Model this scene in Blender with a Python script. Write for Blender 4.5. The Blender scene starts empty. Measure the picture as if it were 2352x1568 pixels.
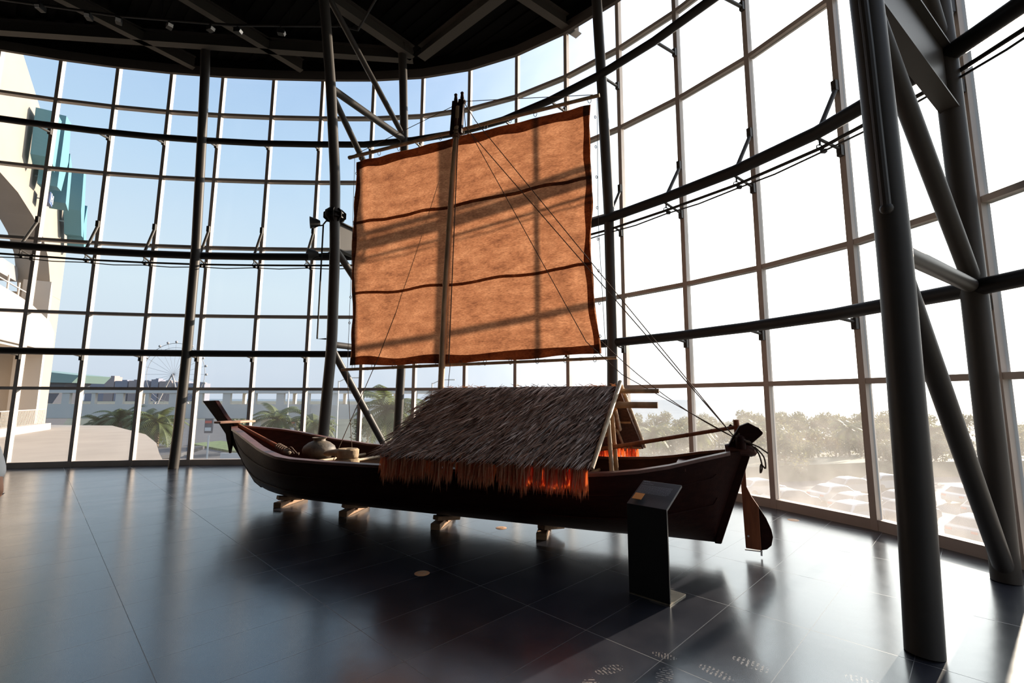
import bpy, math, random
from math import sin, cos, pi, radians, atan2, sqrt
from mathutils import Vector, Matrix, noise

sc = bpy.context.scene
COL = sc.collection
random.seed(7)

# ------------------------------------------------------------------ camera
H = 1.7
cam_d = bpy.data.cameras.new('camera')
cam = bpy.data.objects.new('camera', cam_d)
COL.objects.link(cam)
cam_d.sensor_width = 36.0
cam_d.lens = 1060.55 / 2352 * 36.0
cam_d.clip_start = 0.05
cam_d.clip_end = 9000
cam.location = (0, 0, H)
cam.rotation_euler = (Matrix.Rotation(radians(90 + 7.0865), 3, 'X') @ Matrix.Rotation(radians(0.0885), 3, 'Z')).to_euler()
sc.camera = cam

# ------------------------------------------------------------------ light
SUN_AZ, SUN_EL = radians(39.5), radians(15.5)
SUN = Vector((cos(SUN_AZ) * cos(SUN_EL), sin(SUN_AZ) * cos(SUN_EL), sin(SUN_EL)))
sd = bpy.data.lights.new('sun', 'SUN')
sd.energy = 12.0
sd.angle = radians(0.9)
sd.color = (1.0, 0.83, 0.66)
so = bpy.data.objects.new('sun', sd)
so.rotation_euler = SUN.to_track_quat('Z', 'Y').to_euler()
so.location = SUN * 60
COL.objects.link(so)

w = bpy.data.worlds.new('sky')
sc.world = w
w.use_nodes = True
nt = w.node_tree
nt.nodes.clear()
def wn(t, **k):
    n = nt.nodes.new(t)
    for a, b in k.items():
        setattr(n, a, b)
    return n
tc = wn('ShaderNodeTexCoord')
sep = wn('ShaderNodeSeparateXYZ')
nt.links.new(tc.outputs['Generated'], sep.inputs[0])
ramp = wn('ShaderNodeValToRGB')
e = ramp.color_ramp.elements
e[0].position = 0.0; e[0].color = (0.62, 0.71, 0.84, 1)
e[1].position = 1.0; e[1].color = (0.16, 0.34, 0.74, 1)
for p, c in ((0.05, (0.70, 0.79, 0.91)), (0.20, (0.76, 0.90, 1.0)), (0.42, (0.56, 0.77, 1.0)), (0.65, (0.38, 0.58, 0.92))):
    k = ramp.color_ramp.elements.new(p)
    k.color = (*c, 1)
nt.links.new(sep.outputs[2], ramp.inputs[0])
dot = wn('ShaderNodeVectorMath', operation='DOT_PRODUCT')
dot.inputs[1].default_value = SUN
nt.links.new(tc.outputs['Generated'], dot.inputs[0])
mx = wn('ShaderNodeMath', operation='MAXIMUM'); mx.inputs[1].default_value = 0
nt.links.new(dot.outputs['Value'], mx.inputs[0])
pw = wn('ShaderNodeMath', operation='POWER'); pw.inputs[1].default_value = 6.0
nt.links.new(mx.outputs[0], pw.inputs[0])
glow = wn('ShaderNodeVectorMath', operation='SCALE')
glow.inputs[0].default_value = (4.1, 3.9, 3.55)
nt.links.new(pw.outputs[0], glow.inputs['Scale'])
add = wn('ShaderNodeVectorMath', operation='ADD')
nt.links.new(ramp.outputs[0], add.inputs[0])
nt.links.new(glow.outputs[0], add.inputs[1])
bg = wn('ShaderNodeBackground'); bg.inputs[1].default_value = 1.0
nt.links.new(add.outputs[0], bg.inputs[0])
wo = wn('ShaderNodeOutputWorld')
nt.links.new(bg.outputs[0], wo.inputs[0])

sc.view_settings.view_transform = 'Standard'
sc.view_settings.look = 'None'
sc.view_settings.gamma = 1
sc.view_settings.use_curve_mapping = False
sc.view_settings.exposure = 0.0
sc.cycles.max_bounces = 8
sc.cycles.diffuse_bounces = 3
sc.cycles.glossy_bounces = 3
sc.cycles.transmission_bounces = 5
sc.cycles.transparent_max_bounces = 12
sc.cycles.sample_clamp_indirect = 6
sc.cycles.caustics_reflective = False
sc.cycles.caustics_refractive = False

# ------------------------------------------------------------------ materials
def mat(name, col, rough=0.6, metal=0.0, var=0.0, scale=8.0, bump=0.0, bscale=30.0, stretch=(1, 1, 1), col2=None,
        trans=0.0, tcol=None, spec=0.5, ior=1.5, detail=6.0, coat=0.0):
    m = bpy.data.materials.new(name)
    m.use_nodes = True
    t = m.node_tree
    b = t.nodes['Principled BSDF']
    b.inputs['Base Color'].default_value = (*col, 1)
    b.inputs['Roughness'].default_value = rough
    b.inputs['Metallic'].default_value = metal
    b.inputs['Specular IOR Level'].default_value = spec
    b.inputs['IOR'].default_value = ior
    b.inputs['Coat Weight'].default_value = coat
    b.inputs['Coat Roughness'].default_value = 0.2
    tcn = t.nodes.new('ShaderNodeTexCoord')
    mp = t.nodes.new('ShaderNodeMapping')
    mp.inputs['Scale'].default_value = stretch
    t.links.new(tcn.outputs['Object'], mp.inputs[0])
    csock = None
    if var > 0 or col2:
        n = t.nodes.new('ShaderNodeTexNoise')
        n.inputs['Scale'].default_value = scale
        n.inputs['Detail'].default_value = detail
        t.links.new(mp.outputs[0], n.inputs[0])
        r = t.nodes.new('ShaderNodeValToRGB')
        c2 = col2 or tuple(min(1, x * (1 + var)) for x in col)
        c1 = tuple(x * (1 - var) for x in col) if not col2 else col
        r.color_ramp.elements[0].position = 0.3
        r.color_ramp.elements[1].position = 0.7
        r.color_ramp.elements[0].color = (*c1, 1)
        r.color_ramp.elements[1].color = (*c2, 1)
        t.links.new(n.outputs[0], r.inputs[0])
        t.links.new(r.outputs[0], b.inputs['Base Color'])
        csock = r.outputs[0]
    if bump > 0:
        n2 = t.nodes.new('ShaderNodeTexNoise')
        n2.inputs['Scale'].default_value = bscale
        n2.inputs['Detail'].default_value = 4
        t.links.new(mp.outputs[0], n2.inputs[0])
        bp = t.nodes.new('ShaderNodeBump')
        bp.inputs['Strength'].default_value = bump
        bp.inputs['Distance'].default_value = 0.01
        t.links.new(n2.outputs[0], bp.inputs['Height'])
        t.links.new(bp.outputs[0], b.inputs['Normal'])
    if trans > 0:
        tr = t.nodes.new('ShaderNodeBsdfTranslucent')
        tr.inputs[0].default_value = (*(tcol or col), 1)
        if csock and not tcol:
            t.links.new(csock, tr.inputs[0])
        mxs = t.nodes.new('ShaderNodeMixShader')
        mxs.inputs[0].default_value = trans
        t.links.new(b.outputs[0], mxs.inputs[1])
        t.links.new(tr.outputs[0], mxs.inputs[2])
        t.links.new(mxs.outputs[0], t.nodes['Material Output'].inputs[0])
    return m

M = {}
M['frame'] = mat('window_frame_paint', (0.50, 0.43, 0.38), 0.5, var=0.08, scale=3)
M['steel'] = mat('grey_steel_paint', (0.060, 0.054, 0.048), 0.45, spec=0.22, var=0.06, scale=4)
M['steel_dark'] = mat('dark_steel_paint', (0.022, 0.020, 0.019), 0.5, spec=0.22, var=0.06, scale=4)
M['black'] = mat('matt_black', (0.012, 0.012, 0.012), 0.6)
M['deck_black'] = mat('roof_deck_black', (0.005, 0.005, 0.005), 0.9, spec=.1)
M['roof_steel'] = mat('roof_beam_steel', (0.10, 0.09, 0.08), 0.7, spec=.2)
M['fascia'] = mat('fascia_paint', (0.12, 0.105, 0.095), 0.7, spec=.2)
M['wall_dark'] = mat('dark_wall_paint', (0.030, 0.030, 0.032), 0.8)
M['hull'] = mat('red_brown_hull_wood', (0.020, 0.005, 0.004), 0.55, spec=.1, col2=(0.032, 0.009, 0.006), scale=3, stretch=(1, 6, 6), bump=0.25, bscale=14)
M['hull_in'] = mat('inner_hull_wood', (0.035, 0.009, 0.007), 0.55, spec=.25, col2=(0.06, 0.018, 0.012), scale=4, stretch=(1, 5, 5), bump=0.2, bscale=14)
M['rail'] = mat('backlit_gunwale_wood', (0.14, 0.055, 0.040), 0.4, var=0.3, scale=5, stretch=(1, 5, 5), bump=0.2)  # paler than the hull wood, light from behind put into the tone
M['bamboo'] = mat('aged_bamboo', (0.48, 0.29, 0.15), 0.45, var=0.35, scale=9, stretch=(1, 1, .25), bump=0.15)
M['bamboo_pale'] = mat('pale_bamboo', (0.55, 0.42, 0.27), 0.5, var=0.2, scale=9, bump=0.1)
M['slat'] = mat('bamboo_deck_slats', (0.16, 0.10, 0.065), 0.6, var=0.5, scale=14, stretch=(0.3, 3, 1), bump=0.3)
M['board'] = mat('pale_pink_board', (0.50, 0.27, 0.18), 0.6, var=0.15, scale=6, bump=0.1)
M['block'] = mat('pale_cradle_timber', (0.34, 0.20, 0.11), 0.7, var=0.25, scale=9, stretch=(1, 4, 4), bump=0.2)
M['thatch'] = mat('dry_grey_thatch', (0.26, 0.17, 0.13), 0.7, col2=(0.62, 0.47, 0.39), scale=38, detail=3, trans=0.12, tcol=(0.6, 0.2, 0.06))
M['thatch_mid'] = mat('mid_brown_thatch', (0.36, 0.24, 0.18), 0.7, trans=0.12, tcol=(0.6, 0.2, 0.06))
M['thatch_pale'] = mat('pale_grey_thatch', (0.80, 0.66, 0.57), 0.6, trans=0.12, tcol=(0.6, 0.25, 0.1))
M['thatch_dark'] = mat('dark_thatch', (0.09, 0.05, 0.035), 0.8)
M['fringe_pale'] = mat('pale_thatch_fringe', (0.80, 0.46, 0.26), 0.7, trans=0.42, tcol=(1.0, 0.22, 0.05))
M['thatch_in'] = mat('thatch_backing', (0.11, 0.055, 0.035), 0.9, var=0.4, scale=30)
M['fringe'] = mat('thatch_fringe', (0.52, 0.25, 0.13), 0.7, col2=(0.72, 0.40, 0.22), scale=40, detail=2, trans=0.48, tcol=(0.95, 0.17, 0.03))
M['rope'] = mat('brown_rope', (0.12, 0.075, 0.05), 0.8, var=0.3, scale=60)
M['jar'] = mat('old_clay_jar', (0.055, 0.048, 0.042), 0.6, col2=(0.19, 0.14, 0.09), scale=7, bump=0.5, bscale=25)
M['stone'] = mat('tan_stone', (0.26, 0.18, 0.10), 0.85, col2=(0.42, 0.31, 0.19), scale=9, bump=0.8, bscale=22)
M['rudder'] = mat('orange_brown_plank', (0.26, 0.075, 0.025), 0.5, var=0.3, scale=4, stretch=(6, 6, 1), bump=0.15)
M['lectern'] = mat('charcoal_sheet_metal', (0.012, 0.012, 0.013), 0.5, spec=.25)
M['lectern_top'] = mat('grey_printed_panel', (0.05, 0.052, 0.06), 0.5)
M['print'] = mat('grey_printed_text', (0.20, 0.21, 0.24), 0.6)
M['plate'] = mat('bare_steel_plate', (0.52, 0.44, 0.32), 0.45, metal=0.3, var=0.2, scale=9)
M['copper'] = mat('copper_plaque', (0.80, 0.36, 0.10), 0.45, metal=0.2)
M['white'] = mat('white_plastic', (0.8, 0.8, 0.78), 0.5)
M['brass'] = mat('brass_cover', (0.62, 0.33, 0.16), 0.5)
M['lamp_face'] = mat('lamp_reflector', (0.8, 0.78, 0.75), 0.3, metal=0.3)
M['skin'] = mat('skin', (0.62, 0.32, 0.2), 0.55)
M['shirt'] = mat('white_shirt', (0.85, 0.86, 0.84), 0.8, bump=0.2, bscale=8)
M['trousers'] = mat('dark_trousers', (0.05, 0.06, 0.09), 0.8)
M['hair'] = mat('dark_hair', (0.02, 0.015, 0.012), 0.6)
M['cream'] = mat('cream_render', (0.33, 0.285, 0.24), 0.8, var=0.04, scale=0.6)
M['cream2'] = mat('white_render', (0.50, 0.45, 0.40), 0.8)
M['recess'] = mat('recess_render', (0.50, 0.44, 0.38), 0.8)  # render of the recess wall and balcony floor, paler than the facade
M['slabgrey'] = mat('grey_roof_slab', (0.30, 0.29, 0.30), 0.8)
M['teal'] = mat('teal_sign_panel', (0.09, 0.25, 0.32), 0.6)
M['teal_dk'] = mat('grey_teal_sign_side', (0.20, 0.29, 0.32), 0.6)
M['blue_sign'] = mat('blue_letter_box', (0.10, 0.16, 0.34), 0.5)
M['purple'] = mat('purple_letter_box', (0.28, 0.14, 0.34), 0.5)
M['metal_rail'] = mat('railing_metal', (0.55, 0.50, 0.46), 0.4, metal=0.2)
M['terrace'] = mat('terrace_concrete', (0.34, 0.30, 0.26), 0.85, var=0.08, scale=0.6, bump=0.05)
M['asphalt'] = mat('asphalt', (0.065, 0.07, 0.08), 0.9, var=0.15, scale=0.4)
M['land'] = mat('far_land', (0.075, 0.09, 0.07), 0.95, var=0.3, scale=0.05)
M['sea'] = mat('pale_sea', (0.16, 0.21, 0.25), 0.5, spec=.1, var=0.1, scale=0.02)
M['verge'] = mat('planted_verge', (0.10, 0.15, 0.05), 0.9, var=0.4, scale=2)
M['bridge'] = mat('footbridge_paint', (0.62, 0.60, 0.56), 0.8)
M['bridge_lt'] = mat('footbridge_trim', (0.68, 0.66, 0.62), 0.8)
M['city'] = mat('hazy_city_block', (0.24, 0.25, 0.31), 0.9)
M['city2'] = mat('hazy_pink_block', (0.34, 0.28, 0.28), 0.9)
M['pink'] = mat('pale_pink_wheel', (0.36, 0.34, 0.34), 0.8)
M['frond'] = mat('palm_frond', (0.09, 0.12, 0.045), 0.6, var=0.3, scale=2, trans=0.3, tcol=(0.17, 0.21, 0.06))
M['leaf'] = mat('tree_leaf', (0.085, 0.11, 0.05), 0.6, var=0.4, scale=1.2, trans=0.25, tcol=(0.2, 0.2, 0.08))
M['trunk'] = mat('palm_trunk', (0.30, 0.23, 0.17), 0.9, var=0.3, scale=5)
M['tyre'] = mat('tyre_rubber', (0.02, 0.02, 0.02), 0.8)
M['carglass'] = mat('car_window', (0.03, 0.035, 0.045), 0.1)
M['redlamp'] = mat('tail_lamp', (0.6, 0.04, 0.02), 0.3)
M['pole'] = mat('light_pole_paint', (0.72, 0.72, 0.70), 0.5)
M['signred'] = mat('red_sign_strip', (0.65, 0.10, 0.08), 0.6)
M['signdark'] = mat('dark_sign_board', (0.10, 0.11, 0.14), 0.6)
M['green_glass'] = mat('green_canopy', (0.22, 0.33, 0.31), 0.5)
M['bluekiosk'] = mat('blue_kiosk', (0.15, 0.38, 0.62), 0.6)
for nm, c in (('car_white', (0.30, 0.31, 0.33)), ('car_silver', (0.17, 0.18, 0.20)), ('car_grey', (0.07, 0.075, 0.09)),
              ('car_black', (0.025, 0.028, 0.035)), ('car_red', (0.55, 0.03, 0.03))):
    M[nm] = mat(nm, c, 0.4, coat=0.15)

def mat_sail(name, mul, trans):
    m = bpy.data.materials.new(name); m.use_nodes = True
    t = m.node_tree; N = t.nodes; L = t.links
    b = N['Principled BSDF']; b.inputs['Roughness'].default_value = 0.85
    tcn = N.new('ShaderNodeTexCoord')
    n1 = N.new('ShaderNodeTexNoise'); n1.inputs['Scale'].default_value = 2.2; n1.inputs['Detail'].default_value = 9; n1.inputs['Roughness'].default_value = 0.72
    mp = N.new('ShaderNodeMapping'); mp.inputs['Scale'].default_value = (1.0, 1.0, 2.4)
    L.new(tcn.outputs['Object'], mp.inputs[0]); L.new(mp.outputs[0], n1.inputs[0])
    r = N.new('ShaderNodeValToRGB')
    el = r.color_ramp.elements
    el[0].position = 0.28; el[0].color = (0.13 * mul, 0.05 * mul, 0.026 * mul, 1)
    el[1].position = 0.66; el[1].color = (0.40 * mul, 0.185 * mul, 0.095 * mul, 1)
    k = el.new(0.47); k.color = (0.275 * mul, 0.115 * mul, 0.056 * mul, 1)
    L.new(n1.outputs[0], r.inputs[0])
    wv = N.new('ShaderNodeTexNoise'); wv.inputs['Scale'].default_value = 26; wv.inputs['Detail'].default_value = 5
    mp2 = N.new('ShaderNodeMapping'); mp2.inputs['Scale'].default_value = (1, 1, 5)
    L.new(tcn.outputs['Object'], mp2.inputs[0]); L.new(mp2.outputs[0], wv.inputs[0])
    r2 = N.new('ShaderNodeValToRGB'); r2.color_ramp.elements[0].position = 0.3; r2.color_ramp.elements[0].color = (0.52, 0.49, 0.47, 1)
    r2.color_ramp.elements[1].position = 0.62; r2.color_ramp.elements[1].color = (1.0, 1.0, 1.0, 1)
    L.new(wv.outputs[0], r2.inputs[0])
    mu = N.new('ShaderNodeMix'); mu.data_type = 'RGBA'; mu.blend_type = 'MULTIPLY'; mu.inputs[0].default_value = 1
    L.new(r.outputs[0], mu.inputs[6]); L.new(r2.outputs[0], mu.inputs[7])
    L.new(mu.outputs[2], b.inputs['Base Color'])
    tr = N.new('ShaderNodeBsdfTranslucent'); L.new(mu.outputs[2], tr.inputs[0])
    ms = N.new('ShaderNodeMixShader'); ms.inputs[0].default_value = trans
    L.new(b.outputs[0], ms.inputs[1]); L.new(tr.outputs[0], ms.inputs[2])
    L.new(ms.outputs[0], N['Material Output'].inputs[0])
    return m
M['sail'] = mat_sail('ochre_sail_cloth', 1.0, 0.62)
M['hem'] = mat_sail('folded_sail_hem', 0.55, 0.62)

def mat_glass(name, dust_haze):
    m = bpy.data.materials.new(name); m.use_nodes = True
    t = m.node_tree; N = t.nodes; L = t.links
    N.remove(N['Principled BSDF'])
    tp = N.new('ShaderNodeBsdfTransparent'); tp.inputs[0].default_value = (0.93, 0.95, 0.95, 1)
    gl = N.new('ShaderNodeBsdfGlossy'); gl.inputs['Roughness'].default_value = 0.02
    fr = N.new('ShaderNodeFresnel'); fr.inputs[0].default_value = 1.45
    ms = N.new('ShaderNodeMixShader'); L.new(fr.outputs[0], ms.inputs[0]); L.new(tp.outputs[0], ms.inputs[1]); L.new(gl.outputs[0], ms.inputs[2])
    out = N['Material Output']
    tr = N.new('ShaderNodeBsdfTranslucent'); tr.inputs[0].default_value = (0.95, 0.93, 0.9, 1)  # milky layer: some pane dust, mostly outdoor haze put into the glass
    tcn = N.new('ShaderNodeTexCoord'); sp = N.new('ShaderNodeSeparateXYZ'); L.new(tcn.outputs['Object'], sp.inputs[0])
    mr = N.new('ShaderNodeMapRange'); mr.inputs[1].default_value = 0.1; mr.inputs[2].default_value = 2.6
    mr.inputs[3].default_value = dust_haze * 2.0; mr.inputs[4].default_value = dust_haze * 0.5
    L.new(sp.outputs[2], mr.inputs[0])
    ns = N.new('ShaderNodeTexNoise'); ns.inputs['Scale'].default_value = 1.6; ns.inputs['Detail'].default_value = 5
    L.new(tcn.outputs['Object'], ns.inputs[0])
    mu = N.new('ShaderNodeMath'); mu.operation = 'MULTIPLY'; L.new(mr.outputs[0], mu.inputs[0])
    m3 = N.new('ShaderNodeMapRange'); m3.inputs[1].default_value = 0.3; m3.inputs[2].default_value = 0.7; m3.inputs[3].default_value = 0.6; m3.inputs[4].default_value = 1.4
    L.new(ns.outputs[0], m3.inputs[0]); L.new(m3.outputs[0], mu.inputs[1])
    m2 = N.new('ShaderNodeMixShader'); L.new(mu.outputs[0], m2.inputs[0]); L.new(ms.outputs[0], m2.inputs[1]); L.new(tr.outputs[0], m2.inputs[2])
    L.new(m2.outputs[0], out.inputs[0])
    return m

def mat_floor():
    m = bpy.data.materials.new('slate_floor_tiles'); m.use_nodes = True
    t = m.node_tree; N = t.nodes; L = t.links
    b = N['Principled BSDF']
    tcn = N.new('ShaderNodeTexCoord')
    def math(op, a=None, bb=None, c=None):
        n = N.new('ShaderNodeMath'); n.operation = op
        for i, x in enumerate((a, bb, c)):
            if x is None: continue
            if isinstance(x, (int, float)): n.inputs[i].default_value = x
            else: L.new(x, n.inputs[i])
        return n.outputs[0]
    sp = N.new('ShaderNodeSeparateXYZ'); L.new(tcn.outputs['Object'], sp.inputs[0])
    x, y = sp.outputs[0], sp.outputs[1]
    a1 = radians(44.8); a2 = radians(135.8)
    # distance across the two joint families
    u = math('ADD', math('MULTIPLY', x, -sin(a1)), math('MULTIPLY', y, cos(a1)))
    v = math('ADD', math('MULTIPLY', x, -sin(a2)), math('MULTIPLY', y, cos(a2)))
    def joint(s, off, per, wd):
        q = math('DIVIDE', math('SUBTRACT', s, off), per)
        fq = math('FRACT', q)
        d = math('MULTIPLY', math('MINIMUM', fq, math('SUBTRACT', 1.0, fq)), per)
        return math('LESS_THAN', d, wd), math('FLOOR', q)
    j1, id1 = joint(u, 1.04, 0.585, 0.0022)
    j2, id2 = joint(v, -0.67, 1.17, 0.0026)
    j = math('MAXIMUM', math('MULTIPLY', j1, 0.75), j2)
    cx = N.new('ShaderNodeCombineXYZ'); L.new(id1, cx.inputs[0]); L.new(id2, cx.inputs[1])
    wn_ = N.new('ShaderNodeTexWhiteNoise'); wn_.noise_dimensions = '3D'; L.new(cx.outputs[0], wn_.inputs[0])
    ns = N.new('ShaderNodeTexNoise'); ns.inputs['Scale'].default_value = 2.5; ns.inputs['Detail'].default_value = 8; ns.inputs['Roughness'].default_value = .65
    L.new(tcn.outputs['Object'], ns.inputs[0])
    r = N.new('ShaderNodeValToRGB')
    r.color_ramp.elements[0].position = .3; r.color_ramp.elements[0].color = (0.016, 0.019, 0.028, 1)
    r.color_ramp.elements[1].position = .75; r.color_ramp.elements[1].color = (0.036, 0.036, 0.046, 1)
    L.new(ns.outputs[0], r.inputs[0])
    tint = math('MULTIPLY_ADD', wn_.outputs[0], 0.35, 0.82)
    vs = N.new('ShaderNodeVectorMath'); vs.operation = 'SCALE'; L.new(r.outputs[0], vs.inputs[0]); L.new(tint, vs.inputs['Scale'])
    # dusty shoe prints where visitors stand (right of the lectern)
    prints = [(0.62, 3.16, 20, .10, .045), (1.28, 3.13, -50, .11, .045), (0.95, 3.10, 60, .10, .05), (0.47, 2.96, 80, .12, .06),
              (1.55, 3.22, -48, .12, .05), (1.16, 2.93, -35, .11, .045), (1.45, 2.83, -20, .1, .045), (0.86, 2.90, -55, .11, .045),
              (2.15, 3.03, -40, .11, .05), (0.70, 2.75, 15, .1, .045), (1.85, 2.75, 5, .11, .045), (1.02, 3.32, -30, .08, .035)]
    acc = None
    for px, py, an, ln, wd in prints:
        an = radians(an)
        dx = math('SUBTRACT', x, px); dy = math('SUBTRACT', y, py)
        p = math('ADD', math('MULTIPLY', dx, cos(an) / ln), math('MULTIPLY', dy, sin(an) / ln))
        q = math('ADD', math('MULTIPLY', dx, -sin(an) / wd), math('MULTIPLY', dy, cos(an) / wd))
        rr = math('ADD', math('MULTIPLY', p, p), math('MULTIPLY', q, q))
        mk = math('LESS_THAN', rr, 1.0)
        st = math('GREATER_THAN', math('SINE', math('MULTIPLY_ADD', p, 26.0, math('MULTIPLY', q, 2.0))), 0.1)
        z = math('MULTIPLY', mk, st)
        acc = z if acc is None else math('MAXIMUM', acc, z)
    nz = N.new('ShaderNodeTexNoise'); nz.inputs['Scale'].default_value = 45; nz.inputs['Detail'].default_value = 4
    L.new(tcn.outputs['Object'], nz.inputs[0])
    acc = math('MULTIPLY', acc, math('MULTIPLY', math('GREATER_THAN', nz.outputs[0], 0.48), 0.55))
    mixd = N.new('ShaderNodeMix'); mixd.data_type = 'RGBA'; L.new(acc, mixd.inputs[0])
    L.new(vs.outputs[0], mixd.inputs[6]); mixd.inputs[7].default_value = (0.30, 0.25, 0.21, 1)
    mixj = N.new('ShaderNodeMix'); mixj.data_type = 'RGBA'; L.new(j, mixj.inputs[0])
    L.new(mixd.outputs[2], mixj.inputs[6]); mixj.inputs[7].default_value = (0.05, 0.042, 0.036, 1)
    L.new(mixj.outputs[2], b.inputs['Base Color'])
    rg = math('MULTIPLY_ADD', ns.outputs[0], 0.10, 0.17)
    rg = math('MAXIMUM', rg, math('MULTIPLY', math('MAXIMUM', j, acc), 0.55))
    L.new(rg, b.inputs['Roughness'])
    b.inputs['IOR'].default_value = 2.5
    b.inputs['Specular Tint'].default_value = (0.86, 0.95, 1.0, 1)
    bp = N.new('ShaderNodeBump'); bp.inputs['Strength'].default_value = 0.12; bp.inputs['Distance'].default_value = 0.004
    n3 = N.new('ShaderNodeTexNoise'); n3.inputs['Scale'].default_value = 9; n3.inputs['Detail'].default_value = 3
    L.new(tcn.outputs['Object'], n3.inputs[0]); L.new(n3.outputs[0], bp.inputs['Height'])
    L.new(bp.outputs[0], b.inputs['Normal'])
    return m
M['floor'] = mat_floor()

# ------------------------------------------------------------------ builders
MW = {}      # world matrices of everything linked so far
def thing(name, label, cat, loc=(0, 0, 0), rotz=0.0, group=None, kind=None):
    kind = kind or 'thing'
    o = bpy.data.objects.new(name, None)
    o.empty_display_size = 0.2
    o.location = loc; o.rotation_euler = (0, 0, rotz)
    COL.objects.link(o)
    MW[o] = Matrix.Translation(loc) @ Matrix.Rotation(rotz, 4, 'Z')
    tag(o, label, cat, group, kind)
    return o
def tag(o, label=None, cat=None, group=None, kind=None):
    if label: o['label'] = label
    if cat: o['category'] = cat
    if group: o['group'] = group
    if kind: o['kind'] = kind
    return o

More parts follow.
